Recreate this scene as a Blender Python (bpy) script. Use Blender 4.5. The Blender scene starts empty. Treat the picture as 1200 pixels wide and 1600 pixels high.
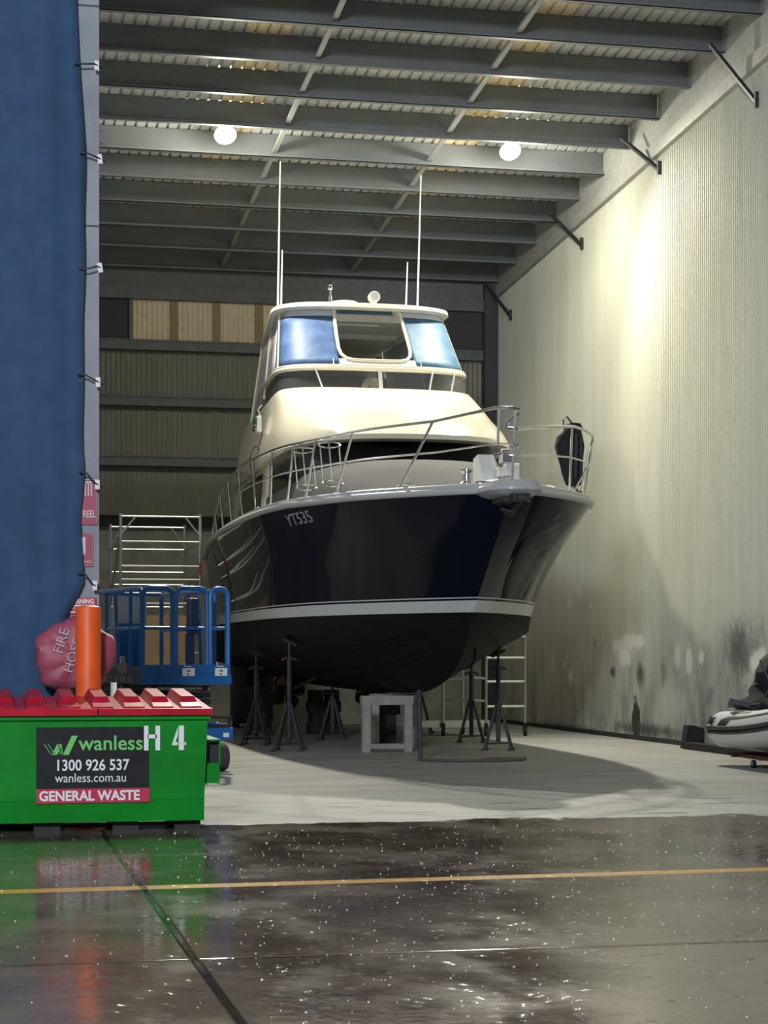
import bpy, bmesh, math, random
from mathutils import Vector, Matrix
random.seed(7)
PI = math.pi
SC = bpy.context.scene
COL = SC.collection

# ------------------------------------------------------------------ camera
TH = math.radians(12.04)
cam = bpy.data.cameras.new('camera')
cam.lens = 67.5; cam.sensor_width = 36; cam.sensor_height = 36; cam.sensor_fit = 'AUTO'
cam.shift_y = 225/1600
cam.clip_end = 300
co = bpy.data.objects.new('camera', cam); COL.objects.link(co)
co.location = (0, 0, 1.35); co.rotation_euler = (PI/2, 0, -TH)
SC.camera = co

# ------------------------------------------------------------------ world, lights, exposure
w = bpy.data.worlds.new('night_sky'); SC.world = w; w.use_nodes = True
bg = w.node_tree.nodes['Background']
bg.inputs[0].default_value = (0.72, 0.84, 1.0, 1); bg.inputs[1].default_value = 0.15
SC.view_settings.view_transform = 'Standard'
SC.view_settings.look = 'None'
SC.view_settings.exposure = 0.0
SC.view_settings.gamma = 1.0
SC.view_settings.use_curve_mapping = False
LAMP_W = 2900.0
GLOW_W = 150.0; DOWN_W = 480.0
LAMP_TILT = math.radians(-42); LAMP_SPREAD = math.radians(124)
def area(name, loc, target, size, power, color):
    l = bpy.data.lights.new(name, 'AREA'); l.shape = 'DISK'; l.size = size; l.energy = power; l.color = color
    o = bpy.data.objects.new(name, l); COL.objects.link(o); o.location = loc
    o.rotation_euler = (Vector(target)-Vector(loc)).to_track_quat('-Z', 'Y').to_euler()
    return o
area('front_fill_light', (-4.5, -3.0, 8.5), (2.0, 18.0, 2.0), 2.5, 3000, (0.86, 0.93, 1.0))  # assumed light out of view, added to brighten the bin and curtain

# ------------------------------------------------------------------ material helpers
MATS = {}
def mat(name, col, rough=0.5, metal=0.0, coat=0.0, noise=0.0, nscale=8.0, bump=0.0, bscale=40.0, spec=0.5, alpha=1.0, trans=0.0):
    m = bpy.data.materials.new(name); m.use_nodes = True
    nt = m.node_tree; b = nt.nodes['Principled BSDF']
    b.inputs['Base Color'].default_value = (*col, 1); b.inputs['Roughness'].default_value = rough
    b.inputs['Metallic'].default_value = metal; b.inputs['Coat Weight'].default_value = coat
    b.inputs['Specular IOR Level'].default_value = spec
    b.inputs['Alpha'].default_value = alpha
    b.inputs['Transmission Weight'].default_value = trans
    tc = nt.nodes.new('ShaderNodeTexCoord')
    if noise > 0:
        n = nt.nodes.new('ShaderNodeTexNoise'); n.inputs['Scale'].default_value = nscale; n.inputs['Detail'].default_value = 6
        nt.links.new(tc.outputs['Object'], n.inputs['Vector'])
        r = nt.nodes.new('ShaderNodeMapRange'); r.inputs[1].default_value = 0.3; r.inputs[2].default_value = 0.7
        r.inputs[3].default_value = 1-noise; r.inputs[4].default_value = 1+noise*0.6
        nt.links.new(n.outputs['Fac'], r.inputs[0])
        mx = nt.nodes.new('ShaderNodeVectorMath'); mx.operation = 'SCALE'; mx.inputs[0].default_value = col
        nt.links.new(r.outputs[0], mx.inputs['Scale']); nt.links.new(mx.outputs[0], b.inputs['Base Color'])
    if bump > 0:
        n2 = nt.nodes.new('ShaderNodeTexNoise'); n2.inputs['Scale'].default_value = bscale; n2.inputs['Detail'].default_value = 4
        nt.links.new(tc.outputs['Object'], n2.inputs['Vector'])
        bp = nt.nodes.new('ShaderNodeBump'); bp.inputs['Strength'].default_value = bump; bp.inputs['Distance'].default_value = 0.02
        nt.links.new(n2.outputs['Fac'], bp.inputs['Height']); nt.links.new(bp.outputs[0], b.inputs['Normal'])
    MATS[name] = m
    return m

navy = mat('navy_gelcoat', (0.004, 0.006, 0.016), 0.05, spec=0.11)
antifoul = mat('antifouling', (0.006, 0.006, 0.008), 0.7, noise=0.3, nscale=3, spec=0.2)
stripewhite = mat('stripe_white', (0.62, 0.64, 0.66), 0.25)
gel = mat('white_gelcoat', (0.66, 0.62, 0.51), 0.16, coat=0.4)
gel2 = mat('hardtop_gelcoat', (0.80, 0.79, 0.72), 0.3)
deckgrey = mat('deck_grey', (0.42, 0.42, 0.42), 0.5, noise=0.1)
capgrey = mat('gunwale_grey', (0.50, 0.51, 0.52), 0.3)
trunkgrey = mat('trunk_grey', (0.095, 0.095, 0.10), 0.8, noise=0.12, nscale=2, spec=0.08)
blackglass = mat('dark_glass', (0.006, 0.006, 0.010), 0.08)
chrome = mat('stainless', (0.75, 0.75, 0.74), 0.12, metal=1.0)
white = mat('white_paint', (0.80, 0.80, 0.78), 0.35)
vinylwhite = mat('cream_vinyl', (0.72, 0.70, 0.64), 0.5)
black = mat('black_rubber', (0.010, 0.010, 0.011), 0.55)
blackcloth = mat('black_fabric', (0.010, 0.010, 0.013), 0.85, bump=0.5, bscale=30)
galv = mat('galvanised', (0.42, 0.44, 0.45), 0.45, metal=0.6, noise=0.12, nscale=5)
alu = mat('aluminium', (0.72, 0.73, 0.72), 0.35, metal=0.75)
standsteel = mat('stand_steel', (0.055, 0.057, 0.062), 0.6, metal=0.3, noise=0.4, nscale=9)
purlin_m = mat('purlin_steel', (0.175, 0.19, 0.20), 0.55, noise=0.10, nscale=2)
timberpale = mat('painted_timber', (0.34, 0.33, 0.31), 0.75, noise=0.25, nscale=7)
timberdark = mat('dark_timber', (0.018, 0.017, 0.016), 0.8, noise=0.4)
ply = mat('plywood', (0.46, 0.32, 0.17), 0.65, noise=0.2, nscale=4)
liftblue = mat('lift_blue', (0.012, 0.13, 0.40), 0.4, noise=0.15, nscale=4)
liftdark = mat('lift_black', (0.02, 0.022, 0.028), 0.6, noise=0.3)
bingreen = mat('bin_green', (0.002, 0.22, 0.016), 0.45, noise=0.22, nscale=3, spec=0.22)
binred = mat('lid_red', (0.52, 0.010, 0.03), 0.32, spec=0.3, noise=0.25, nscale=5)
signblack = mat('sign_charcoal', (0.014, 0.015, 0.018), 0.55, noise=0.3, nscale=12, spec=0.25)
signred = mat('sign_red', (0.50, 0.03, 0.075), 0.4)
signpink = mat('faded_sign_red', (0.38, 0.07, 0.115), 0.5, noise=0.12)
logogreen = mat('logo_green', (0.16, 0.55, 0.13), 0.5)
orange = mat('bollard_orange', (0.88, 0.12, 0.012), 0.5, noise=0.12, nscale=6)
hosepink = mat('faded_red_vinyl', (0.37, 0.075, 0.12), 0.55, noise=0.12, nscale=3)
bluecloth = mat('blue_shade_cloth', (0.032, 0.080, 0.165), 0.85, noise=0.15, nscale=5, bump=0.25, bscale=160)
rubgrey = mat('hypalon_white', (0.70, 0.70, 0.67), 0.5)
hullgrey = mat('hypalon_grey', (0.40, 0.41, 0.40), 0.55)
charcoal = mat('charcoal_trim', (0.035, 0.036, 0.04), 0.5)
rust = mat('rusty_steel', (0.10, 0.045, 0.02), 0.7, noise=0.4)
tankblue = mat('dull_blue_plastic', (0.065, 0.085, 0.11), 0.6, noise=0.2)
greenlens = mat('green_lens', (0.0, 0.10, 0.05), 0.15)
bronze = mat('bronze', (0.16, 0.10, 0.05), 0.35, metal=0.9)
navyhose = mat('dull_hose', (0.10, 0.09, 0.075), 0.7)
clearp = mat('clear_acrylic', (0.75, 0.76, 0.72), 0.05, alpha=0.28)
smoke = mat('smoked_acrylic', (0.10, 0.10, 0.10), 0.06, alpha=0.55)
sideclear = mat('side_clear', (0.52, 0.57, 0.66), 0.15, alpha=0.8)

def film(name, c1, c2):
    m = bpy.data.materials.new(name); m.use_nodes = True; nt = m.node_tree; b = nt.nodes['Principled BSDF']
    tc = nt.nodes.new('ShaderNodeTexCoord'); n = nt.nodes.new('ShaderNodeTexNoise'); n.inputs['Scale'].default_value = 3.5; n.inputs['Detail'].default_value = 5
    nt.links.new(tc.outputs['Object'], n.inputs['Vector'])
    r = nt.nodes.new('ShaderNodeValToRGB'); r.color_ramp.elements[0].position = 0.35; r.color_ramp.elements[1].position = 0.68
    r.color_ramp.elements[0].color = (*c1, 1); r.color_ramp.elements[1].color = (*c2, 1)
    nt.links.new(n.outputs['Fac'], r.inputs[0]); nt.links.new(r.outputs[0], b.inputs['Base Color'])
    b.inputs['Roughness'].default_value = 0.5; b.inputs['Specular IOR Level'].default_value = 0.3
    tr = nt.nodes.new('ShaderNodeBsdfTranslucent'); nt.links.new(r.outputs[0], tr.inputs[0])
    mx = nt.nodes.new('ShaderNodeMixShader'); mx.inputs[0].default_value = 0.5
    nt.links.new(b.outputs[0], mx.inputs[1]); nt.links.new(tr.outputs[0], mx.inputs[2])
    nt.links.new(mx.outputs[0], nt.nodes['Material Output'].inputs[0])
    return m
bluefilm = film('blue_protective_film', (0.08, 0.16, 0.38), (0.18, 0.30, 0.54))
cyanfilm = film('pale_blue_film', (0.12, 0.25, 0.42), (0.26, 0.42, 0.56))

def emit(name, col, s):
    m = bpy.data.materials.new(name); m.use_nodes = True; nt = m.node_tree
    e = nt.nodes.new('ShaderNodeEmission'); e.inputs[0].default_value = (*col, 1); e.inputs[1].default_value = s
    nt.links.new(e.outputs[0], nt.nodes['Material Output'].inputs[0]); return m
glow = emit('lamp_glow', (1.0, 0.93, 0.75), 60)

def N(nt, typ, **kw):
    n = nt.nodes.new(typ)
    for k, v in kw.items(): setattr(n, k, v)
    return n
def math_n(nt, op, a, b=None, c=None, clamp=False):
    n = nt.nodes.new('ShaderNodeMath'); n.operation = op; n.use_clamp = clamp
    for i, v in enumerate((a, b, c)):
        if v is None: continue
        if isinstance(v, (int, float)): n.inputs[i].default_value = v
        else: nt.links.new(v, n.inputs[i])
    return n.outputs[0]
def mixc(nt, fac, a, b):
    n = nt.nodes.new('ShaderNodeMix'); n.data_type = 'RGBA'
    for i, v in ((0, fac), (6, a), (7, b)):
        if isinstance(v, (int, float)): n.inputs[i].default_value = v
        elif isinstance(v, tuple): n.inputs[i].default_value = (*v, 1)
        else: nt.links.new(v, n.inputs[i])
    return n.outputs[2]
def maprange(nt, v, a, b, c=0.0, d=1.0, smooth=True):
    n = nt.nodes.new('ShaderNodeMapRange'); n.interpolation_type = 'SMOOTHSTEP' if smooth else 'LINEAR'
    nt.links.new(v, n.inputs[0])
    for i, x in ((1, a), (2, b), (3, c), (4, d)): n.inputs[i].default_value = x
    return n.outputs[0]
def noise_n(nt, vec, scale, detail=5, rough=0.5):
    n = nt.nodes.new('ShaderNodeTexNoise'); n.inputs['Scale'].default_value = scale; n.inputs['Detail'].default_value = detail
    n.inputs['Roughness'].default_value = rough
    nt.links.new(vec, n.inputs['Vector']); return n.outputs['Fac']
def scaled(nt, vec, s):
    n = nt.nodes.new('ShaderNodeMapping'); n.inputs['Scale'].default_value = s; nt.links.new(vec, n.inputs['Vector']); return n.outputs[0]

# ------------------------------------------------------------------ mesh helpers
class MB:
    def __init__(s): s.bm = bmesh.new()
    def v(s, p): return s.bm.verts.new(p)
    def box(s, c, size, rot=None, bevel=0.0):
        M = Matrix.Translation(c)
        if rot is not None: M = M @ (rot if isinstance(rot, Matrix) else Matrix.Rotation(rot, 4, 'Z'))
        M = M @ Matrix.Diagonal((size[0], size[1], size[2], 1))
        r = bmesh.ops.create_cube(s.bm, size=1.0, matrix=M)
        if bevel > 0:
            ed = list({e for v in r['verts'] for e in v.link_edges})
            bmesh.ops.bevel(s.bm, geom=ed, offset=bevel, segments=2, affect='EDGES', profile=0.5)
        return s
    def mm(s, a, b, bevel=0.0):
        return s.box([(a[i]+b[i])/2 for i in range(3)], [abs(b[i]-a[i]) for i in range(3)], None, bevel)
    def bar(s, p0, p1, wd, ht, up=(0, 0, 1)):
        p0 = Vector(p0); p1 = Vector(p1); d = p1-p0; L = d.length; z = d.normalized()
        x = Vector(up).cross(z)
        if x.length < 1e-4: x = Vector((1, 0, 0))
        x.normalize(); y = z.cross(x)
        M = Matrix((x, y, z)).transposed().to_4x4(); M.translation = (p0+p1)/2
        bmesh.ops.create_cube(s.bm, size=1.0, matrix=M @ Matrix.Diagonal((wd, ht, L, 1))); return s
    def tube(s, path, r, n=8, closed=False, caps=True):
        P = [Vector(p) for p in path]; m = len(P); rings = []
        rr = r if isinstance(r, (list, tuple)) else [r]*m
        up = None
        for i in range(m):
            if closed: t = P[(i+1) % m]-P[i-1]
            else: t = P[min(i+1, m-1)]-P[max(i-1, 0)]
            t.normalize()
            if up is None:
                up = Vector((0, 0, 1)) if abs(t.z) < 0.9 else Vector((1, 0, 0))
            x = up - t*up.dot(t)
            if x.length < 1e-5: x = t.orthogonal()
            x.normalize(); up = x; y = t.cross(x)
            rings.append([s.v(P[i]+x*math.cos(2*PI*k/n)*rr[i]+y*math.sin(2*PI*k/n)*rr[i]) for k in range(n)])
        for i in range(m if closed else m-1):
            A = rings[i]; B = rings[(i+1) % m]
            for k in range(n):
                try: s.bm.faces.new((A[k], A[(k+1) % n], B[(k+1) % n], B[k]))
                except ValueError: pass
        if caps and not closed:
            s.bm.faces.new(list(reversed(rings[0]))); s.bm.faces.new(rings[-1])
        return s
    def cyl(s, p0, p1, r, n=12, r2=None): return s.tube([p0, p1], [r, r if r2 is None else r2], n)
    def lathe(s, prof, c=(0, 0, 0), axis='Z', n=24, rot=None):
        rings = []; c = Vector(c)
        for (r, h) in prof:
            ring = []
            for k in range(n):
                a = 2*PI*k/n; p = Vector((r*math.cos(a), r*math.sin(a), h))
                if axis == 'X': p = Vector((p.z, p.x, p.y))
                elif axis == 'Y': p = Vector((p.x, p.z, p.y))
                if rot is not None: p = rot @ p
                ring.append(s.v(c+p))
            rings.append(ring)
        for A, B in zip(rings, rings[1:]):
            for k in range(n): s.bm.faces.new((A[k], A[(k+1) % n], B[(k+1) % n], B[k]))
        if prof[0][0] > 1e-4: s.bm.faces.new(list(reversed(rings[0])))
        if prof[-1][0] > 1e-4: s.bm.faces.new(rings[-1])
        return s
    def grid(s, rows, closed=False):
        R = [[s.v(p) for p in row] for row in rows]
        for A, B in zip(R, R[1:]):
            n = len(A)
            for k in range(n if closed else n-1):
                vs = (A[k], A[(k+1) % n], B[(k+1) % n], B[k])
                try: s.bm.faces.new(vs)
                except ValueError: pass
        return R
    def face(s, pts): s.bm.faces.new([s.v(p) for p in pts]); return s
    def prism(s, pts, off):
        off = Vector(off); A = [s.v(p) for p in pts]; B = [s.v(Vector(p)+off) for p in pts]; n = len(A)
        s.bm.faces.new(list(reversed(A))); s.bm.faces.new(B)
        for k in range(n): s.bm.faces.new((A[k], A[(k+1) % n], B[(k+1) % n], B[k]))
        return s
    def mesh(s, me, M):
        me.transform(M); s.bm.from_mesh(me); bpy.data.meshes.remove(me); return s
    def text(s, txt, size, M, bold=0.0, ext=0.001, align='LEFT', sx=1.0):
        c = bpy.data.curves.new('lettering', 'FONT'); c.body = txt; c.size = size; c.extrude = ext; c.offset = bold; c.align_x = align
        c.resolution_u = 3
        o = bpy.data.objects.new('lettering', c); COL.objects.link(o)
        dg = bpy.context.evaluated_depsgraph_get()
        me = bpy.data.meshes.new_from_object(o.evaluated_get(dg))
        bpy.data.objects.remove(o); bpy.data.curves.remove(c)
        return s.mesh(me, M @ Matrix.Diagonal((sx, 1, 1, 1)))
    def build(s, name, m, parent=None, smooth=False, angle=40, solid=0.0, weld=False):
        bm = s.bm
        if weld: bmesh.ops.remove_doubles(bm, verts=bm.verts, dist=1e-5)
        bmesh.ops.recalc_face_normals(bm, faces=bm.faces)
        me = bpy.data.meshes.new(name); bm.to_mesh(me); bm.free()
        me.materials.append(m)
        if smooth:
            for p in me.polygons: p.use_smooth = True
            try: me.set_sharp_from_angle(angle=math.radians(angle))
            except Exception: pass
        o = bpy.data.objects.new(name, me); COL.objects.link(o)
        if parent is not None: o.parent = parent
        if solid:
            md = o.modifiers.new('thickness', 'SOLIDIFY'); md.thickness = solid; md.offset = 0
        return o

def tag(o, label, cat, group=None, kind=None):
    o['label'] = label; o['category'] = cat
    if group: o['group'] = group
    if kind: o['kind'] = kind
    return o
def empty(name, loc, label, cat, group=None, rz=0.0):
    o = bpy.data.objects.new(name, None); COL.objects.link(o); o.location = loc; o.rotation_euler = (0, 0, rz)
    o.empty_display_size = 0.2
    return tag(o, label, cat, group)
def struct(o): o['kind'] = 'structure'; return o
def copy_tree(o, parent=None):
    c = o.copy(); COL.objects.link(c)
    if parent is not None: c.parent = parent
    for ch in list(o.children): copy_tree(ch, c)
    return c
FRONT = Matrix(((1, 0, 0, 0), (0, 0, -1, 0), (0, 1, 0, 0), (0, 0, 0, 1)))   # text plane facing -Y
def front(x, y, z): return Matrix.Translation((x, y, z)) @ FRONT
def interp(tab, x):
    # monotone-ish cubic (Catmull-Rom) through (x, y) table
    n = len(tab)
    if x <= tab[0][0]: return tab[0][1]
    if x >= tab[-1][0]: return tab[-1][1]
    for i in range(n-1):
        x0, y0 = tab[i]; x1, y1 = tab[i+1]
        if x0 <= x <= x1:
            h = x1-x0; t = (x-x0)/h; s = (y1-y0)/h
            m0 = s if i == 0 else 0.5*(s+(y0-tab[i-1][1])/(x0-tab[i-1][0]))
            m1 = s if i == n-2 else 0.5*(s+(tab[i+2][1]-y1)/(tab[i+2][0]-x1))
            return (2*t**3-3*t*t+1)*y0+(t**3-2*t*t+t)*h*m0+(-2*t**3+3*t*t)*y1+(t**3-t*t)*h*m1

# ------------------------------------------------------------------ floor
XR, YB, XL0, XL1 = 10.44, 38.0, 0.70, 1.07
def floor_material():
    m = bpy.data.materials.new('floor_concrete'); m.use_nodes = True; nt = m.node_tree; b = nt.nodes['Principled BSDF']
    tc = N(nt, 'ShaderNodeTexCoord'); P = tc.outputs['Object']
    sx = N(nt, 'ShaderNodeSeparateXYZ'); nt.links.new(P, sx.inputs[0]); X, Y = sx.outputs[0], sx.outputs[1]
    # dry slab
    n1 = noise_n(nt, scaled(nt, P, (0.5, 1.2, 1)), 1.1, 8, 0.6); n2 = noise_n(nt, P, 14, 6, 0.65)
    dry = mixc(nt, maprange(nt, n1, 0.32, 0.68), (0.29, 0.285, 0.265), (0.42, 0.41, 0.385))
    dry = mixc(nt, maprange(nt, n2, 0.35, 0.7, 0, 0.35), dry, (0.28, 0.27, 0.25))
    n3 = noise_n(nt, scaled(nt, P, (0.6, 2.2, 1)), 1.9, 3, 0.45)
    stain = maprange(nt, n3, 0.615, 0.655)
    near = maprange(nt, Y, 15.0, 22.0, 1, 0)
    stain = math_n(nt, 'MULTIPLY', stain, near)
    dry = mixc(nt, math_n(nt, 'MULTIPLY', stain, 0.8), dry, (0.05, 0.05, 0.048))
    # wet apron
    n4 = noise_n(nt, P, 1.3, 7, 0.6); n5 = noise_n(nt, P, 30, 3)
    wet = mixc(nt, maprange(nt, n4, 0.35, 0.68), (0.080, 0.058, 0.042), (0.175, 0.130, 0.096))
    wet = mixc(nt, maprange(nt, n5, 0.4, 0.7, 0, 0.4), wet, (0.17, 0.135, 0.115))
    # yellow line
    ly = math_n(nt, 'SUBTRACT', Y, math_n(nt, 'MULTIPLY_ADD', X, 0.038, 11.20))
    lm = maprange(nt, math_n(nt, 'ABSOLUTE', ly), 0.085, 0.10, 1, 0)
    wear = maprange(nt, noise_n(nt, P, 18, 5), 0.25, 0.5, 0.55, 1)
    wet = mixc(nt, math_n(nt, 'MULTIPLY', lm, wear), wet, (0.78, 0.36, 0.03))
    # joints
    wob = math_n(nt, 'MULTIPLY', math_n(nt, 'SUBTRACT', noise_n(nt, P, 2.0, 3), 0.5), 0.02)
    jx = math_n(nt, 'ABSOLUTE', math_n(nt, 'SUBTRACT', X, 0.96))
    jy = math_n(nt, 'ABSOLUTE', math_n(nt, 'ADD', math_n(nt, 'SUBTRACT', Y, 8.52), wob))
    j1 = maprange(nt, jx, 0.012, 0.028, 1, 0); j2 = maprange(nt, jy, 0.008, 0.03, 1, 0)
    j2 = math_n(nt, 'MULTIPLY', j2, 0.6)
    jm = math_n(nt, 'MAXIMUM', j1, j2)
    wet = mixc(nt, jm, wet, (0.006, 0.005, 0.005))
    # wet mask, ragged edge around the drip line
    e1 = math_n(nt, 'MULTIPLY', math_n(nt, 'SUBTRACT', noise_n(nt, scaled(nt, P, (0.8, 0.9, 1)), 1.6, 6, 0.6), 0.5), 1.3)
    wm = maprange(nt, math_n(nt, 'ADD', Y, e1), 15.22, 15.42, 1, 0)
    nt.links.new(mixc(nt, wm, dry, wet), b.inputs['Base Color'])
    film_n = noise_n(nt, scaled(nt, P, (0.8, 0.5, 1)), 1.7, 5, 0.6)
    wr = maprange(nt, film_n, 0.36, 0.62, 0.035, 0.17)
    wr2 = math_n(nt, 'MAXIMUM', wr, math_n(nt, 'MULTIPLY', lm, 0.22))
    mr = N(nt, 'ShaderNodeMix'); mr.data_type = 'FLOAT'; nt.links.new(wm, mr.inputs[0]); mr.inputs[2].default_value = 0.62; nt.links.new(wr2, mr.inputs[3])
    nt.links.new(mr.outputs[0], b.inputs['Roughness'])
    b.inputs['Specular IOR Level'].default_value = 0.6
    # bumps: ripples on the wet part, grain on the dry part
    r1 = noise_n(nt, scaled(nt, P, (1, 0.8, 1)), 16, 4, 0.6)
    vo = N(nt, 'ShaderNodeTexVoronoi'); vo.inputs['Scale'].default_value = 9; nt.links.new(P, vo.inputs['Vector'])
    rp = math_n(nt, 'MULTIPLY', math_n(nt, 'SINE', math_n(nt, 'MULTIPLY', vo.outputs['Distance'], 60)), maprange(nt, vo.outputs['Distance'], 0.0, 0.35, 0.35, 0))
    hw = math_n(nt, 'ADD', math_n(nt, 'MULTIPLY', r1, 0.8), rp)
    hd = math_n(nt, 'MULTIPLY', n2, 1.2)
    mh = N(nt, 'ShaderNodeMix'); mh.data_type = 'FLOAT'; nt.links.new(wm, mh.inputs[0]); nt.links.new(hd, mh.inputs[2]); nt.links.new(hw, mh.inputs[3])
    hj = math_n(nt, 'SUBTRACT', mh.outputs[0], math_n(nt, 'MULTIPLY', math_n(nt, 'MULTIPLY', jm, wm), 4.0))
    bp = N(nt, 'ShaderNodeBump'); bp.inputs['Strength'].default_value = 0.25; bp.inputs['Distance'].default_value = 0.006
    nt.links.new(hj, bp.inputs['Height']); nt.links.new(bp.outputs[0], b.inputs['Normal'])
    return m
f = MB(); f.mm((-9, -5, -0.2), (15, YB+1, 0.0))
struct(f.build('floor', floor_material()))

# ------------------------------------------------------------------ walls
def wall_mat(name, base, dirt_top, patches=()):
    m = bpy.data.materials.new(name); m.use_nodes = True; nt = m.node_tree; b = nt.nodes['Principled BSDF']
    tc = N(nt, 'ShaderNodeTexCoord'); P = tc.outputs['Object']
    sx = N(nt, 'ShaderNodeSeparateXYZ'); nt.links.new(P, sx.inputs[0]); Y, Z = sx.outputs[1], sx.outputs[2]
    n1 = noise_n(nt, scaled(nt, P, (1, 1, 0.12)), 3.0, 6, 0.6)
    n2 = noise_n(nt, scaled(nt, P, (1, 1, 0.45)), 2.2, 7, 0.65)
    c = mixc(nt, maprange(nt, n1, 0.3, 0.7, 0, 0.55), base, tuple(x*0.80 for x in base))
    low = maprange(nt, Z, 0.0, dirt_top, 1, 0)
    dm = math_n(nt, 'MULTIPLY', low, maprange(nt, n2, 0.36, 0.66))
    c = mixc(nt, math_n(nt, 'MULTIPLY', low, 0.40), c, (0.30, 0.29, 0.26))
    c = mixc(nt, math_n(nt, 'MULTIPLY', dm, 0.75), c, (0.17, 0.165, 0.15))
    w1 = noise_n(nt, scaled(nt, P, (1, 1.0, 0.6)), 5.0, 5, 0.6); w1 = math_n(nt, 'SUBTRACT', w1, 0.5)
    w2 = math_n(nt, 'SUBTRACT', noise_n(nt, scaled(nt, P, (1, 1.4, 0.9)), 7.0, 4, 0.6), 0.5)
    for (y, z, ry, rz, col, op, soft) in patches:
        dy = math_n(nt, 'MULTIPLY_ADD', w1, 1.5, math_n(nt, 'DIVIDE', math_n(nt, 'SUBTRACT', Y, y), ry))
        dz = math_n(nt, 'MULTIPLY_ADD', w2, 1.5, math_n(nt, 'DIVIDE', math_n(nt, 'SUBTRACT', Z, z), rz))
        d = math_n(nt, 'SQRT', math_n(nt, 'ADD', math_n(nt, 'MULTIPLY', dy, dy), math_n(nt, 'MULTIPLY', dz, dz)))
        c = mixc(nt, maprange(nt, d, 1-soft, 1+soft*0.4, op, 0), c, col)
    nt.links.new(c, b.inputs['Base Color']); b.inputs['Roughness'].default_value = 0.55
    return m
WH = (0.72, 0.71, 0.64); DK = (0.03, 0.03, 0.03); GR = (0.16, 0.16, 0.17)
patches = [(25.06, 1.48, 1.023, 0.400, GR, 0.6, 0.9),
           (25.19, 1.39, 0.413, 0.447, (0.05, 0.05, 0.055), 0.6, 0.8),
           (24.43, 1.26, 0.304, 0.226, WH, 0.9, 0.35),
           (24.48, 0.85, 0.436, 0.192, GR, 0.5, 0.8),
           (29.56, 1.59, 0.679, 0.135, WH, 0.95, 0.4),
           (30.00, 1.36, 0.349, 0.189, WH, 0.95, 0.4),
           (30.32, 1.53, 0.259, 0.106, WH, 0.8, 0.5),
           (32.94, 2.31, 0.151, 0.103, WH, 0.8, 0.5),
           (32.42, 2.49, 0.147, 0.124, WH, 0.8, 0.5),
           (31.77, 2.24, 0.106, 0.089, WH, 0.75, 0.5),
           (33.24, 1.20, 0.096, 0.058, WH, 0.7, 0.5),
           (32.90, 0.98, 0.151, 0.149, WH, 0.8, 0.5),
           (33.99, 1.22, 0.160, 0.260, WH, 0.45, 0.8),
           (27.56, 1.36, 0.136, 0.194, WH, 0.75, 0.5),
           (27.08, 1.29, 0.144, 0.248, WH, 0.9, 0.4),
           (26.59, 1.33, 0.127, 0.113, WH, 0.95, 0.4),
           (30.58, 1.08, 0.164, 0.096, DK, 0.85, 0.7),
           (29.22, 1.06, 0.242, 0.205, DK, 0.8, 0.8),
           (31.53, 1.58, 0.174, 0.099, DK, 0.4, 0.9),
           (28.17, 1.10, 0.141, 0.218, DK, 0.5, 0.9),
           (29.44, 0.34, 0.214, 0.351, (0.02, 0.02, 0.02), 0.95, 0.25),
           (26.24, 0.77, 0.198, 0.167, (0.16, 0.19, 0.25), 0.6, 0.8),
           (27.84, 0.66, 0.718, 0.333, (0.58, 0.56, 0.49), 0.7, 0.8),
           (26.49, 0.37, 0.151, 0.375, DK, 0.5, 0.9),
           (31.18, 0.64, 0.682, 0.327, (0.35, 0.34, 0.30), 0.5, 0.9),
           (33.75, 0.53, 0.988, 0.411, (0.34, 0.33, 0.29), 0.5, 0.9),
           (28.95, 0.18, 1.782, 0.122, (0.05, 0.05, 0.045), 0.8, 0.7),
           (33.36, 0.04, 2.321, 0.104, (0.05, 0.05, 0.045), 0.7, 0.7)]
wr_m = wall_mat('cream_corrugated_wall', (0.60, 0.60, 0.50), 2.6, patches)
def corrugated(axis, a0, a1, z0, z1, pos, pitch, depth, sign, sub=6):
    mb = MB(); n = int((a1-a0)/pitch*sub); rows = [[], [], [], []]
    for i in range(n+1):
        t = a0+(a1-a0)*i/n; off = depth*0.5*math.cos(2*PI*t/pitch)
        for r, (z, back) in enumerate(((z0, 0), (z1, 0), (z1, 0.08), (z0, 0.08))):
            p = pos+sign*(back if back else off)
            rows[r].append((p, t, z) if axis == 'Y' else (t, p, z))
    mb.grid(rows + [rows[0]])
    return mb
# the wall line is the inner face; corrugations run between Y 17 and the back wall
def roofz(y): return 9.89-0.08*(y-25.67)      # underside of the purlins
o = corrugated('Y', 17.0, YB, 0.06, 9.75, XR, 0.078, 0.036, 1).build('wall_right', wr_m, None, True, 80); struct(o)
bd = MB(); bd.mm((XR-0.03, 17, 0), (XR+0.1, YB, 0.075)); struct(bd.build('baseboard_right', mat('wall_foot', (0.03, 0.03, 0.028), 0.8)))
# back wall: concrete dado, corrugated sheet above, girts
conc = mat('precast_concrete', (0.38, 0.38, 0.34), 0.8, noise=0.3, nscale=1.6)
gd = MB(); gd.mm((XL0, YB, 0), (XR+0.1, YB+0.2, 3.92)); struct(gd.build('wall_back_lower', conc))
gs = corrugated('X', XL0, XR+0.1, 4.08, 9.2, YB+0.06, 0.10, 0.024, 1); struct(gs.build('wall_back', wall_mat('green_grey_sheet', (0.27, 0.275, 0.225), 0.1), None, True, 80))
girt_m = mat('girt_steel', (0.15, 0.16, 0.17), 0.5, noise=0.15)
for i, z in enumerate((4.0, 5.18, 6.36, 7.46)):
    g = MB(); g.mm((XL1, YB-0.14, z-0.09), (XR, YB+0.03, z+0.09)); g.mm((XL1, YB-0.16, z+0.075), (XR, YB-0.10, z+0.11)); struct(g.build('trim_%d' % (i+1), girt_m if i else mat('dark_gap', (0.015, 0.015, 0.016), 0.7)))
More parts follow.
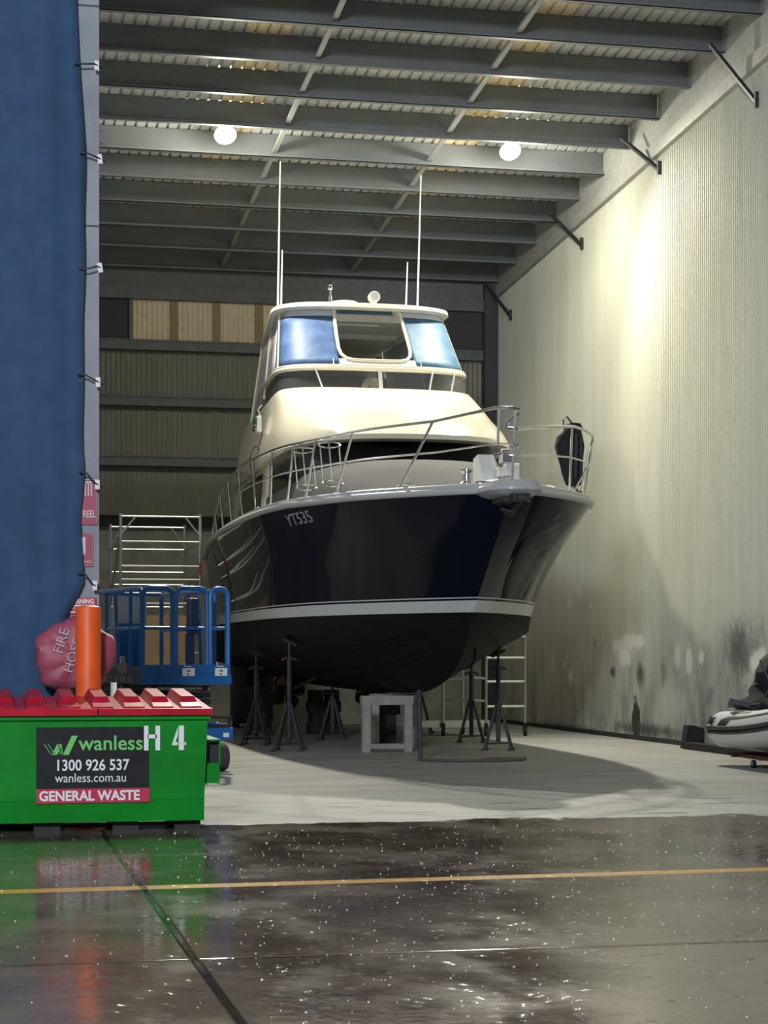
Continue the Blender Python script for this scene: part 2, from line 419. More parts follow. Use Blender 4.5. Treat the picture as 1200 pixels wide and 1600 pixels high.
g = MB(); g.mm((XL1, YB-0.2, 8.36), (XR, YB+0.03, 8.62)); g.mm((XL1, YB-0.12, 8.62), (XR, YB+0.0, 9.1)); struct(g.build('trim_5', girt_m))
# high translucent strip in the back wall
tan = mat('translucent_sheet', (0.88, 0.76, 0.54), 0.5, noise=0.08)
tan2 = mat('translucent_lap', (0.36, 0.28, 0.17), 0.6)
wn = corrugated('X', 3.05, 6.6, 7.55, 8.36, YB-0.03, 0.10, 0.02, 1).build('window_1', tan, None, True, 80); struct(wn)
wf = MB()
for x in (3.86, 4.70, 5.55, 6.38): wf.mm((x-0.075, YB-0.075, 7.55), (x+0.075, YB-0.05, 8.36))
wf.build('window_mullion', tan2, wn)
wf = MB(); wf.mm((2.97, YB-0.12, 7.5), (3.05, YB-0.02, 8.42)); wf.mm((6.6, YB-0.12, 7.5), (6.68, YB-0.02, 8.42)); wf.build('window_frame', girt_m, wn)
dk = mat('dark_panel', (0.06, 0.06, 0.068), 0.7)
g = MB(); g.mm((XL1, YB-0.06, 7.55), (2.97, YB-0.02, 8.4)); struct(g.build('trim_6', dk))
g = MB(); g.mm((6.68, YB-0.06, 7.55), (XR, YB-0.02, 8.4)); struct(g.build('trim_7', dk))
g = MB(); g.mm((XR-0.30, YB-0.30, 0), (XR-0.03, YB-0.02, 9.0)); struct(g.build('trim_8', mat('corner_column', (0.07, 0.07, 0.08), 0.6)))
# left partition wall (precast), seen by its end
pl = MB(); pl.mm((XL0, 17.0, 0), (XL1, YB, 10.2))
pm = mat('grey_precast', (0.30, 0.315, 0.35), 0.8, noise=0.22, nscale=1.5, bump=0.15, bscale=25)
struct(pl.build('wall_left', pm))
pj = MB()
for z in (7.05, 5.12, 2.53): pj.mm((XL0, 16.995, z-0.008), (XL1+0.002, 17.01, z+0.008))
struct(pj.build('trim_9', mat('panel_joint', (0.09, 0.09, 0.10), 0.8)))

# ------------------------------------------------------------------ roof
sheet = mat('roof_sheet', (0.62, 0.63, 0.62), 0.45, noise=0.12, nscale=1.2)
def roof_sheet(x0, x1, y0, y1, dz, pitch=0.17):
    mb = MB(); prof = []
    n = int(round((x1-x0)/pitch)); p = (x1-x0)/n
    for i in range(n):
        b = x0+i*p
        prof += [(b, 0), (b+p*0.72, 0), (b+p*0.79, 0.034), (b+p*0.93, 0.034)]
    prof.append((x1, 0))
    rows = []
    ys = (y0, y1)
    for y in ys: rows.append([(x, y, roofz(y)+0.40+dz+h) for x, h in prof])
    for y in reversed(ys): rows.append([(x, y, roofz(y)+0.40+dz+h+0.006) for x, h in prof])
    mb.grid(rows+[rows[0]])
    return mb
YF = 17.2
strips = [(3.75, 4.42), (7.45, 8.20)]
xs = [XL0-0.2, 3.75, 4.42, 7.45, 8.20, XR+0.2]
for i in range(5):
    o = roof_sheet(xs[i], xs[i+1], YF, YB+0.2, 0)
    if i in (0, 2, 4): struct(o.build('ceiling', sheet))
    else: struct(o.build('window_%d' % (2+i//2), mat('roof_skylight', (0.86, 0.72, 0.50), 0.5, noise=0.15)))
for k in range(-6, 11):
    y = 25.67+1.3315*(k-1); z = roofz(y)
    if y < YF or y > YB-0.1: continue
    p = MB(); x0 = XL0+0.1; x1 = XR-0.05
    p.mm((x0, y-0.006, z), (x1, y+0.006, z+0.385))                 # web
    p.mm((x0, y-0.09, z), (x1, y+0.0, z+0.012)); p.mm((x0, y-0.09, z), (x1, y-0.08, z+0.035))   # bottom flange and lip
    p.mm((x0, y, z+0.375), (x1, y+0.09, z+0.392))                  # top flange
    for xx in (2.0, 4.78, 7.37, 9.9):
        p.box((xx, y-0.01, z+0.10), (0.02, 0.02, 0.02)); p.box((xx, y-0.01, z+0.28), (0.02, 0.02, 0.02))
    struct(p.build('trim_%d' % (20+k), purlin_m))
    if y+1.33 < YB:
        z2 = roofz(y+1.33)
        for j, xx in enumerate((4.78, 7.37)):
            b = MB(); b.bar((xx, y+0.01, z+0.10), (xx, y+1.325, z2+0.10), 0.075, 0.03); b.bar((xx, y+0.01, z+0.14), (xx, y+1.325, z2+0.14), 0.012, 0.09)
            struct(b.build('trim_%d' % (40+2*k+j+12), mat('bridging', (0.40, 0.41, 0.41), 0.5) if 'bridging' not in MATS else MATS['bridging']))
# eave beam over the right wall and cleats
def eavez(y): return 9.36-0.0536*(y-24.2)
eave_m = mat('eave_beam', (0.42, 0.42, 0.39), 0.55, noise=0.15)
eb = MB(); eb.prism([(XR-0.04, YF, eavez(YF)+0.2), (XR-0.04, YB, eavez(YB)+0.2), (XR-0.04, YB, roofz(YB)+0.38), (XR-0.04, YF, roofz(YF)+0.38)], (0.12, 0, 0)); struct(eb.build('trim_90', eave_m))
eb = MB(); eb.prism([(XR-0.09, YF, eavez(YF)), (XR-0.09, YB, eavez(YB)), (XR-0.09, YB, eavez(YB)+0.21), (XR-0.09, YF, eavez(YF)+0.21)], (0.14, 0, 0)); struct(eb.build('trim_91', eave_m))
# fly braces from purlin to wall
bl = ['nearest of the diagonal steel braces between roof and right wall', 'second nearest diagonal steel brace between roof and right wall',
      'third diagonal steel brace along the right wall, towards the back', 'rearmost diagonal steel brace, in the back right corner']
for i, (y, zl) in enumerate(((24.5, 8.9), (28.3, 8.92), (32.2, 8.56), (36.75, 8.1))):
    t = bl[i]; q = MB(); q.bar((XR-0.36, y+0.85, roofz(y+0.85)), (XR-0.04, y, zl), 0.05, 0.05, (0, 1, 0)); q.bar((XR-0.04, y-0.03, zl-0.09), (XR-0.04, y-0.03, zl+0.12), 0.06, 0.03)
    tag(q.build('roof_brace', standsteel), t, 'brace', 'diagonal braces along the right wall')

# ------------------------------------------------------------------ roof floodlights, aimed towards the opening
def lamp(x, y, z, label):
    r = empty('roof_floodlight', (x, y, z), label, 'lamp', 'floodlights under the roof')
    h = MB(); h.lathe([(0.03, 0.26), (0.07, 0.25), (0.075, 0.12), (0.10, 0.10), (0.17, 0.03), (0.175, 0.025), (0.165, 0.025), (0.09, 0.09), (0.02, 0.095)], n=24)
    h = h.build('housing', galv, r, True); h.rotation_euler = (LAMP_TILT, 0, 0)
    b = MB(); b.lathe([(0.0, -0.035), (0.07, -0.025), (0.12, 0.0), (0.125, 0.03), (0.07, 0.07), (0.0, 0.08)], n=20); b = b.build('lens', glow, r, True); b.rotation_euler = (LAMP_TILT, 0, 0)
    s = MB(); top = roofz(y)+0.39-z; s.cyl((0, 0.2, 0.15), (0, 0.2, top), 0.012); s.box((0, 0.2, top), (0.1, 0.1, 0.02)); s.build('hanger', galv, r)
    for kind, wt, tilt, sp in (('SPOT', LAMP_W, LAMP_TILT, LAMP_SPREAD), ('SPOT', DOWN_W, 0.0, math.radians(160)), ('POINT', GLOW_W, 0.0, 0)):
        l = bpy.data.lights.new('lamp_bulb', kind); l.energy = wt; l.color = (1.0, 0.955, 0.80); l.shadow_soft_size = 0.13
        if kind == 'SPOT': l.spot_size = sp; l.spot_blend = 1.0
        o = bpy.data.objects.new('lamp_bulb', l); COL.objects.link(o); o.parent = r; o.rotation_euler = (tilt, 0, 0); o.location = (0, -0.20, -0.14)
lamp(3.86, 30.06, 9.53, 'glowing roof floodlight, the left one, over the starboard side of the boat')
lamp(8.51, 30.06, 9.53, 'glowing roof floodlight, the right one, near the cream corrugated wall')

# ------------------------------------------------------------------ THE BOAT (local: x to port, y aft, z up)
boat = empty('motor_yacht', (6.08, 21.5, 0), 'large navy and white motor cruiser propped on stands in the shed', 'boat')
Bt = [(0, 0.0), (0.18, 0.36), (0.5, 0.70), (1.0, 1.10), (1.6, 1.48), (2.2, 1.70), (3.1, 1.90), (4.0, 2.03), (5.2, 2.13), (8, 2.18), (11, 2.13), (13.2, 2.0)]
St = [(1.42, 0), (1.75, 0.30), (2.2, 0.62), (3.0, 1.08), (4.0, 1.50), (4.8, 1.68), (6, 1.84), (9, 1.95), (13.0, 1.90)]
Ct = [(1.78, 0), (2.2, 0.38), (3.0, 0.90), (4.0, 1.38), (5.0, 1.66), (7.0, 1.86), (13.0, 1.86)]
Zs = [(0, 3.31), (1.0, 3.32), (2.5, 3.345), (4, 3.39), (6, 3.41), (8, 3.41), (10, 3.38), (11.5, 3.31), (13.2, 3.15)]
Zc = [(1.78, 1.78), (2.5, 1.82), (3.5, 1.77), (5, 1.67), (8, 1.45), (13, 1.27)]
Kt = [(0, 3.22), (0.5, 2.80), (1.0, 2.42), (1.5, 2.03), (1.8, 1.74), (2.15, 1.42), (2.5, 1.22), (3, 1.05), (4, 0.88), (4.9, 0.83), (7, 0.80), (13, 0.82)]
def bt(a): return max(interp(Bt, a), 0)
def stem_a(z):
    lo, hi = 0.0, 3.0
    for _ in range(40):
        m = (lo+hi)/2
        if interp(Kt, m) > z: lo = m
        else: hi = m
    return lo
NT = 56
def tpar(i): t = i/NT; return t**1.6
def level(kind):
    """half hull level curve from the stem aft: list of (x, a, z)"""
    out = []
    for i in range(NT+1):
        t = tpar(i)
        if kind == 'gun':
            a = 13.2*t; x = bt(a) if i else 0.0; z = interp(Zs, a)-0.06
            if i: x = max(x, 0.02)
        elif kind == 'chine':
            a = 1.78+(13.0-1.78)*t; x = max(interp(Ct, a), 0.0) if i else 0.0; z = interp(Zc, a)
        elif kind == 'keel':
            a = 1.8+(13.0-1.8)*t; x = 0.0; z = interp(Kt, a)
        elif kind == 'botmid':
            c = level_c[i]; k = level_k[i]
            x = c[0]*0.5; a = (c[1]+k[1])/2; z = (c[2]+k[2])/2-0.02*min(1, c[0])
        else:
            zl = kind; a0 = stem_a(zl); a = a0+(13.2-(13.2-13.05)*max(0, (3.2-zl))-a0)*t
            if zl <= 2.2: x = interp([(s[0]+(a0-1.42) if s[0] < 5 else s[0], s[1]) for s in St], a)
            else:
                f = (zl-2.15)/(3.2-2.15); f = f**1.35*0.9
                aw = 1.42+(13.0-1.42)*t; ag = 13.2*t
                x = interp(St, aw)*(1-f)+bt(ag)*f
            if not i: x = 0.0
            z = zl
        out.append((max(x, 0.0), a, z))
    return out
def mirror(rows):
    """rows of half level curves, one grid wrapped starboard stern - stem - port stern"""
    return [[(-x, a, z) for (x, a, z) in reversed(r)] + [(x, a, z) for (x, a, z) in r[1:]] for r in rows]
level_c = level('chine'); level_k = level('keel')
levels_top = [level('gun'), level(3.0), level(2.78), level(2.76), level(2.55), level(2.35), level(2.08)]
hb = MB(); hb.grid(mirror(levels_top))
L = levels_top  # transom, navy part
def transom(mb, rows):
    pts = [r[-1] for r in rows]
    mb.grid([[(x, a+0.0, z) for (x, a, z) in pts], [(-x, a, z) for (x, a, z) in pts]])
transom(hb, levels_top)
hull = hb.build('hull', navy, boat, True, 28, weld=True)
stripe_rows = [level(2.08), level(2.065)], [level(2.065), level(2.04)], [level(2.04), level(1.895)]
st = MB()
for rr in (stripe_rows[0], stripe_rows[2]): st.grid(mirror(rr)); transom(st, rr)
st.build('waterline_stripe', stripewhite, boat, True, 50, weld=True)['label'] = 'white double stripe round the waterline'
hb = MB(); hb.grid(mirror(stripe_rows[1])); transom(hb, stripe_rows[1]); hb.build('stripe_gap', navy, boat, True, weld=True)
bo = MB(); rows = [level(1.895), level_c, [(p[0]*0.985, p[1], p[2]-0.012) for p in level_c], level('botmid'), level_k]
bo.grid(mirror(rows)); transom(bo, rows)
for s in (-1, 1):                                   # spray rails on the bottom
    for fr in (0.42, 0.72):
        path = []
        for i in range(10, NT+1, 2):
            c, k = level_c[i], level_k[i]
            path.append((s*c[0]*fr, k[1]*(1-fr)+c[1]*fr, k[2]*(1-fr)+c[2]*fr-0.02))
        bo.tube(path, 0.02, 5)
bo.build('bottom', antifoul, boat, True, 25, weld=True)['label'] = 'black antifouled bottom'
def hull_bottom(x, a):
    x = abs(x); c = interp(Ct, a); k = interp(Kt, a); z = interp(Zc, a)
    if x <= c: return k+(z-k)*x/c-0.02*min(1, x)
    return z+0.15
# gunwale cap and deck
def gcurve(inset, dz, n=NT): 
    out = []
    for i in range(n+1):
        a = 13.2*tpar(i); x = max(bt(a)+inset, 0.0) if i else 0.0
        out.append((x, a-(inset if i < 6 else 0)*(1-i/6.0 if i < 6 else 0), interp(Zs, a)+dz))
    return out
gw = MB(); gw.grid(mirror([gcurve(-0.01, -0.075), gcurve(0.03, -0.07), gcurve(0.05, -0.04), gcurve(0.05, -0.02), gcurve(0.03, 0.0), gcurve(0.0, 0.01), gcurve(0.0, 0.035), gcurve(-0.03, 0.055), gcurve(-0.10, 0.055), gcurve(-0.14, 0.0)]))
gw.build('gunwale', capgrey, boat, True, 60, weld=True)
dk_ = MB(); dk_.grid(mirror([gcurve(-0.12, 0.01), [(0.0, p[1], p[2]+0.02+0.05*min(1, p[0])) for p in gcurve(-0.12, 0.01)]])); dk_.build('deck', deckgrey, boat, True, weld=True)
# bow pulpit platform with anchor roller
pp = MB()
def pul(zo, g): return [(0.34+g, 0.75, zo), (0.33+g, 0.2, zo), (0.30+g, -0.2, zo), (0.22+g*0.8, -0.40-g*0.5, zo), (0.10, -0.47-g, zo), (-0.10, -0.47-g, zo), (-0.22-g*0.8, -0.40-g*0.5, zo), (-0.30-g, -0.2, zo), (-0.33-g, 0.2, zo), (-0.34-g, 0.75, zo)]
R = pp.grid([pul(3.18, -0.12), pul(3.21, -0.03), pul(3.25, 0.03), pul(3.30, 0.03), pul(3.325, 0.0), pul(3.33, 0.0), pul(3.36, -0.02), pul(3.36, -0.08)], closed=True)
pp.bm.faces.new(R[-1]); pp.bm.faces.new(list(reversed(R[0])))
pp.build('bow_platform', capgrey, boat, True, 50)
ar = MB(); ar.mm((-0.10, -0.50, 3.10), (-0.08, 0.15, 3.20)); ar.mm((0.08, -0.50, 3.10), (0.10, 0.15, 3.20)); ar.cyl((-0.09, -0.44, 3.15), (0.09, -0.44, 3.15), 0.045); ar.mm((-0.16, -0.30, 3.12), (0.16, 0.3, 3.19)); ar.build('anchor_roller', standsteel, boat)
an = MB(); an.prism([(0.0, -0.42, 3.10), (0.0, -0.05, 2.96), (0.0, 0.10, 3.02), (0.0, 0.05, 3.12)], (0.03, 0, 0)); an.prism([(-0.10, 0.05, 3.05), (0.0, -0.12, 3.0), (0.10, 0.05, 3.05), (0.0, 0.12, 2.98)], (0, 0.01, 0.03)); an.build('anchor', standsteel, boat)
# windlass, deck boxes, davit, cleats
wl_ = MB(); wl_.lathe([(0.09, 0), (0.09, 0.05), (0.055, 0.08), (0.05, 0.17), (0.085, 0.20), (0.085, 0.22), (0.0, 0.22)], (-0.32, 0.75, 3.36), n=18); wl_.mm((-0.22, 0.55, 3.34), (0.10, 0.85, 3.44), 0.02); wl_.cyl((-0.05, 0.45, 3.42), (0.16, 0.6, 3.46), 0.05); wl_.build('windlass', chrome, boat, True)
dv = MB(); dv.prism([(-0.10, 0.95, 3.33), (-0.10, 1.30, 3.33), (-0.10, 1.30, 3.76), (-0.10, 1.08, 3.80), (-0.10, 0.93, 3.62)], (0.20, 0, 0)); dv.mm((0.05, 0.74, 3.38), (0.22, 0.98, 3.62), 0.02); dv.mm((0.14, 0.70, 3.46), (0.32, 0.80, 3.66), 0.01); dv.build('davit_bracket', white, boat)
dv = MB(); dv.mm((0.13, 0.82, 3.68), (0.27, 0.96, 3.80), 0.01); dv.mm((0.11, 0.78, 3.80), (0.29, 0.99, 3.84), 0.01); dv.build('davit_winch', chrome, boat)
def cleat(x, a, z, ang=0):
    c = MB(); R_ = Matrix.Rotation(ang, 3, 'Z'); q = lambda p: Vector((x, a, z))+R_ @ Vector(p)
    c.tube([q((-0.12, 0, 0.055)), q((-0.05, 0, 0.06)), q((0.05, 0, 0.06)), q((0.12, 0, 0.055))], 0.013)
    c.cyl(q((-0.04, 0, 0)), q((-0.04, 0, 0.06)), 0.014); c.cyl(q((0.04, 0, 0)), q((0.04, 0, 0.06)), 0.014); c.build('cleat', chrome, boat, True)
cleat(-0.95, 1.25, 3.375, -0.7); cleat(0.78, 1.0, 3.37, 0.8); cleat(-2.06, 6.2, 3.45, PI/2)

# lofted superstructure
def outline(z, a0, wd, sw, a1, e=0.8, n=24, wr=None, ns=5, zc=0.0):
    wr = wd if wr is None else wr; out = []
    ac = a0+sw
    for i in range(ns): t = i/ns; out.append((wr+(wd-wr)*t, a1+(ac-a1)*t, z))
    for i in range(n+1):
        th = PI/2-PI*i/n; s = math.sin(th); c = math.cos(th)
        out.append((wd*math.copysign(abs(s)**e, s), ac-sw*max(c, 0)**e, z+zc*max(c, 0)))
    for i in range(ns): t = (i+1)/ns; out.append((-(wd+(wr-wd)*t), ac+(a1-ac)*t, z))
    return out
def loft(rows, name, m, cap_top=False, cap_bot=False, ang=35, solid=0.0):
    b = MB(); R = b.grid(rows, closed=True)
    if cap_top: b.bm.faces.new(R[-1])
    if cap_bot: b.bm.faces.new(list(reversed(R[0])))
    return b.build(name, m, boat, True, ang, solid)
# raised fore cabin (matt grey) and saloon
loft([outline(3.24, 1.75, 1.62, 2.9, 8.5, 0.9), outline(3.45, 2.0, 1.61, 2.9, 8.5, 0.88, zc=0.05), outline(3.68, 3.0, 1.60, 2.5, 8.5, 0.85, zc=0.13), outline(3.84, 4.1, 1.58, 2.0, 8.5, 0.8, zc=0.20), outline(3.86, 4.5, 1.52, 1.9, 8.5, 0.8, zc=0.21)], 'foredeck_trunk', trunkgrey, True, ang=20)
loft([outline(3.24, 8.3, 1.63, 0.3, 12.6, 0.5, wr=1.6), outline(3.75, 8.3, 1.61, 0.3, 12.6, 0.5, wr=1.58), outline(4.42, 8.3, 1.56, 0.3, 12.6, 0.5, wr=1.5)], 'saloon', gel, True)
loft([outline(3.60, 4.3, 1.56, 2.0, 8.5, 0.75), outline(4.0, 4.55, 1.55, 2.0, 8.5, 0.75), outline(4.44, 5.15, 1.53, 1.9, 8.5, 0.75)], 'saloon_windscreen', blackglass, True)
for s in (-1, 1):
    sw_ = MB(); sw_.prism([(s*1.615, 8.9, 3.72), (s*1.60, 11.6, 3.72), (s*1.55, 11.2, 4.26), (s*1.575, 8.9, 4.26)], (s*0.012, 0, 0)); sw_.build('saloon_side_window', blackglass, boat)
# flybridge cowl with its overhanging eyebrow
cw = [outline(4.42, 5.1, 1.50, 2.1, 12.7, 0.8, wr=1.44), outline(4.34, 4.62, 1.66, 2.25, 12.7, 0.8, wr=1.52), outline(4.37, 4.50, 1.72, 2.25, 12.7, 0.8, wr=1.53), outline(4.44, 4.52, 1.72, 2.25, 12.7, 0.8, wr=1.53),
      outline(4.62, 4.85, 1.70, 2.15, 12.7, 0.78, wr=1.50), outline(4.80, 5.35, 1.66, 1.9, 12.7, 0.75, wr=1.47), outline(4.84, 5.50, 1.64, 1.8, 12.7, 0.72, wr=1.46), outline(5.10, 6.15, 1.59, 1.45, 12.7, 0.68, wr=1.41), outline(5.34, 6.85, 1.54, 1.05, 12.7, 0.62, wr=1.36), outline(5.42, 7.10, 1.52, 0.9, 12.7, 0.6, wr=1.33), outline(5.445, 7.22, 1.49, 0.86, 12.7, 0.6, wr=1.31), outline(5.40, 7.40, 1.44, 0.8, 12.7, 0.6, wr=1.27)]
loft(cw, 'flybridge_cowl', gel, False, False, 40)
loft([outline(5.40, 7.40, 1.44, 0.8, 12.7, 0.6, wr=1.27), outline(5.40, 8.0, 1.38, 0.6, 12.7, 0.6, wr=1.22), outline(4.86, 8.1, 1.36, 0.5, 12.65, 0.6, wr=1.20)], 'flybridge_liner', mat('liner_grey', (0.62, 0.61, 0.57), 0.6), True)
# low acrylic wind deflector with white top rail and brackets
WZ0, WZ1 = 5.44, 5.74
def wout(z, f): return outline(z, 7.24+0.10*f, 1.50, 0.86, 9.6, 0.6, wr=1.45)
b = MB(); b.grid([wout(WZ0, 0), wout(WZ1, 1)]); b.build('wind_deflector', smoke, boat, True, 60)
b = MB(); b.tube(wout(WZ1+0.01, 1), 0.035, 8); b.tube(wout(WZ1+0.06, 1.3), 0.02, 8); b.build('deflector_rail', gel, boat, True)
for x in (-0.95, -0.02, 0.85, 1.22):
    def onout(z, f, x):
        o_ = wout(z, f); return min((p for p in o_ if p[1] < 8.3), key=lambda p: abs(p[0]-x))
    p0 = onout(WZ0, 0, x); p1 = onout(WZ1, 1, x)
    b = MB(); b.bar((p0[0]+(0.10 if x < -0.5 else -0.08 if x > 0.5 else 0), p0[1]-0.03, p0[2]-0.02), (p1[0], p1[1]-0.03, p1[2]), 0.022 if abs(x) > 0.1 else 0.055, 0.02); b.build('deflector_bracket', white, boat)
# canvas and clear front panels between deflector and hardtop
def pane_pt(x, t):      # x in base half width units, t height 0..1
    wb, wt = 1.49, 1.33; wd = wb+(wt-wb)*t; a0 = 7.40+0.95*t; sw = 0.85-0.2*t; z = 5.79+1.06*t
    q = max(-1, min(1, x/1.49)); s = abs(q)**(1/0.6); c = math.sqrt(max(0, 1-s*s))
    return (wd*q, a0+sw*(1-c**0.6), z)
def side_pt(sg, u, t):
    wb, wt = 1.49, 1.33; wd = wb+(wt-wb)*t
    f = pane_pt(sg*1.49, t); return (sg*(wd-(0.19+0.04*t)*u-0.02), f[1]+(12.3-f[1])*u, 5.79+1.06*t - (5.79-5.46)*u*(1-t))
def pane(name, x0, x1, t0, t1, m, off=0.0, n=14, jag=None):
    b = MB(); rows = []
    for j in range(9):
        t = t0+(t1-t0)*j/8
        rows.append([tuple(Vector(pane_pt(x0+(x1-x0)*i/n, t))+Vector((0, -off, 0))) for i in range(n+1)])
    b.grid(rows); return b.build(name, m, boat, True, 60, 0.006)
pane('front_clear', -1.47, -0.60, 0.03, 0.86, bluefilm)['label'] = 'starboard front clear covered in blue film'
pane('front_clear', 0.58, 1.47, 0.03, 0.88, cyanfilm)['label'] = 'port front clear covered in pale blue film'
pane('front_clear', -1.40, -0.60, 0.86, 0.98, sideclear)
pane('front_clear', 0.58, 1.40, 0.88, 0.98, sideclear)
pane('canvas_panel', -0.70, 0.70, 0.0, 0.13, vinylwhite)
pane('rolled_clear', -0.55, 0.45, 0.90, 0.99, mat('dark_blue_film', (0.03, 0.09, 0.14), 0.3), 0.02)
fr = MB(); path = []
pts2 = [(-0.60, 0.99), (-0.60, 0.75), (-0.60, 0.5), (-0.59, 0.30), (-0.56, 0.20), (-0.49, 0.135), (-0.38, 0.11), (-0.2, 0.105), (0.0, 0.105), (0.2, 0.105), (0.38, 0.11), (0.48, 0.135), (0.55, 0.20), (0.58, 0.30), (0.585, 0.5), (0.585, 0.75), (0.585, 0.99)]
path = [tuple(Vector(pane_pt(x, t))+Vector((0, -0.012, 0))) for x, t in pts2]
fr.tube(path, 0.028, 8); fr.build('window_frame', gel, boat, True)
for sg in (-1, 1):
    pz = MB(); pz.tube([pane_pt(sg*1.48, t) for t in (0, 0.3, 0.6, 0.85, 1)], 0.016, 8); pz.build('zip_edge', gel, boat, True)
for sg in (-1, 1):
    b = MB(); b.grid([[side_pt(sg, u, t) for u in (0.02, 0.2, 0.4, 0.6, 0.8, 0.98)] for t in (0.0, 0.3, 0.6, 0.95)]); b.build('side_clear', sideclear, boat, True, 60, 0.006)
    for uu, rr_ in ((0.42, 0.018), (1.0, 0.025)):
        b = MB(); b.tube([side_pt(sg, uu, t) for t in (-0.05, 0.3, 0.6, 1.0)], rr_); b.build('hardtop_post', gel, boat, True)
# hardtop
ht = [outline(6.83, 8.45, 1.28, 0.75, 12.5, 0.6, wr=0.95), outline(6.81, 8.22, 1.38, 0.85, 12.7, 0.62, wr=1.02), outline(6.84, 8.12, 1.44, 0.9, 12.8, 0.62, wr=1.06), outline(6.90, 8.14, 1.43, 0.9, 12.8, 0.62, wr=1.05), outline(6.95, 8.35, 1.32, 0.85, 12.6, 0.62, wr=0.95), outline(6.99, 8.8, 1.0, 0.8, 12.2, 0.65, wr=0.85), outline(7.0, 9.4, 0.5, 0.5, 11.6, 0.8, wr=0.4)]
loft(ht, 'hardtop', gel2, True, True, 50)
# underside fittings and helm furniture
for q in (8.9, 10.6):
    u = MB(); u.mm((-1.0, q, 6.75), (1.0, q+0.13, 6.84)); u.build('roof_beam', gel2, boat)
u = MB(); u.mm((-0.25, 9.5, 6.78), (0.45, 10.2, 6.825), 0.01); u.build('roof_hatch', white, boat)
u = MB(); u.mm((-0.9, 10.9, 5.2), (0.9, 11.3, 6.15), 0.06); u.mm((-1.0, 12.1, 5.2), (1.0, 12.4, 6.3), 0.05); u.build('helm_seat', mat('seat_grey', (0.13, 0.13, 0.14), 0.7), boat, True)
u = MB(); u.mm((-1.02, 12.45, 6.35), (1.02, 12.5, 6.80)); u.build('rear_valance', mat('pale_valance', (0.62, 0.60, 0.54), 0.7), boat)
u = MB(); u.lathe([(0.0, 0.0), (0.16, 0.0), (0.18, 0.02), (0.16, 0.04), (0.0, 0.04)], (0.15, 8.6, 5.65), 'Y', 18); u.tube([(0.1, 8.4, 5.5), (0.1, 8.9, 5.9)], 0.02); u.build('helm', chrome, boat, True)
# aerials
for (x, a, h, lean) in ((-1.27, 9.3, 2.42, 0.04), (-1.17, 9.6, 1.05, 0.02), (1.05, 9.3, 2.32, 0.06), (0.90, 9.5, 0.92, 0.03)):
    b = MB(); b.tube([(x, a, 6.78), (x, a, 7.05), (x+lean, a, 6.95+h)], [0.022, 0.018, 0.010], 8); b.lathe([(0.035, 0), (0.035, 0.05), (0.02, 0.08)], (x, a, 6.86), n=10); b.build('whip_aerial', white, boat, True)
# radar pad, masthead light, spotlight, horn
b = MB(); b.lathe([(0.24, 0), (0.24, 0.05), (0.20, 0.075), (0.0, 0.08)], (-0.28, 8.75, 6.95), n=24); b.build('dome_base', gel2, boat, True)
b = MB(); b.cyl((-0.50, 8.8, 7.0), (-0.50, 8.8, 7.12), 0.035); b.cyl((-0.50, 8.8, 7.12), (-0.50, 8.8, 7.22), 0.018); b.lathe([(0.0, -0.05), (0.04, -0.03), (0.045, 0.0), (0.03, 0.04), (0, 0.05)], (-0.50, 8.8, 7.26), n=14); b.build('masthead_light', chrome, boat, True)
b = MB(); b.box((-0.52, 8.8, 7.33), (0.09, 0.05, 0.05)); b.tube([(-0.66, 8.8, 7.34), (-0.5, 8.8, 7.335), (-0.42, 8.85, 7.345)], 0.008); b.build('wind_sensor', black, boat)
b = MB(); b.cyl((0.18, 8.65, 6.95), (0.18, 8.65, 7.05), 0.05); b.lathe([(0.0, 0.0), (0.085, 0.0), (0.092, 0.02), (0.09, 0.14), (0.06, 0.19), (0, 0.20)], (0.18, 8.55, 7.10), 'Y', 20); sp = b.build('spotlight', white, boat, True)
b = MB(); b.lathe([(0.0, 0.0), (0.065, 0.0), (0.065, 0.012), (0, 0.012)], (0.18, 8.54, 7.10), 'Y', 20); b.build('spotlight_lens', mat('lamp_glass', (0.55, 0.56, 0.55), 0.3), sp)
# navigation light, starboard side of the cowl, and name-board clutter
b = MB(); b.mm((-1.67, 8.85, 4.92), (-1.60, 9.15, 5.18), 0.01); nv = b.build('side_light', white, boat)
b = MB(); b.lathe([(0, -0.05), (0.045, -0.05), (0.05, 0.0), (0.045, 0.05), (0, 0.05)], (-1.68, 8.95, 5.10), n=12); b.build('green_lens', greenlens, nv, True)
b = MB(); b.lathe([(0, -0.06), (0.03, -0.05), (0.055, 0.05), (0, 0.03)], (-1.68, 8.95, 4.98), 'Y', 12); b.build('horn', chrome, nv, True)
b = MB(); b.tube([(-1.62, 8.9, 5.18), (-1.66, 8.88, 5.28), (-1.60, 8.86, 5.36)], 0.02); b.build('aerial_mount', chrome, nv, True)
hr = MB(); hr.tube([(-1.74, 9.2, 4.30), (-1.76, 9.0, 4.55), (-1.74, 8.7, 4.66), (-1.66, 8.6, 4.66)], 0.016); hr.build('grab_rail', chrome, boat, True)
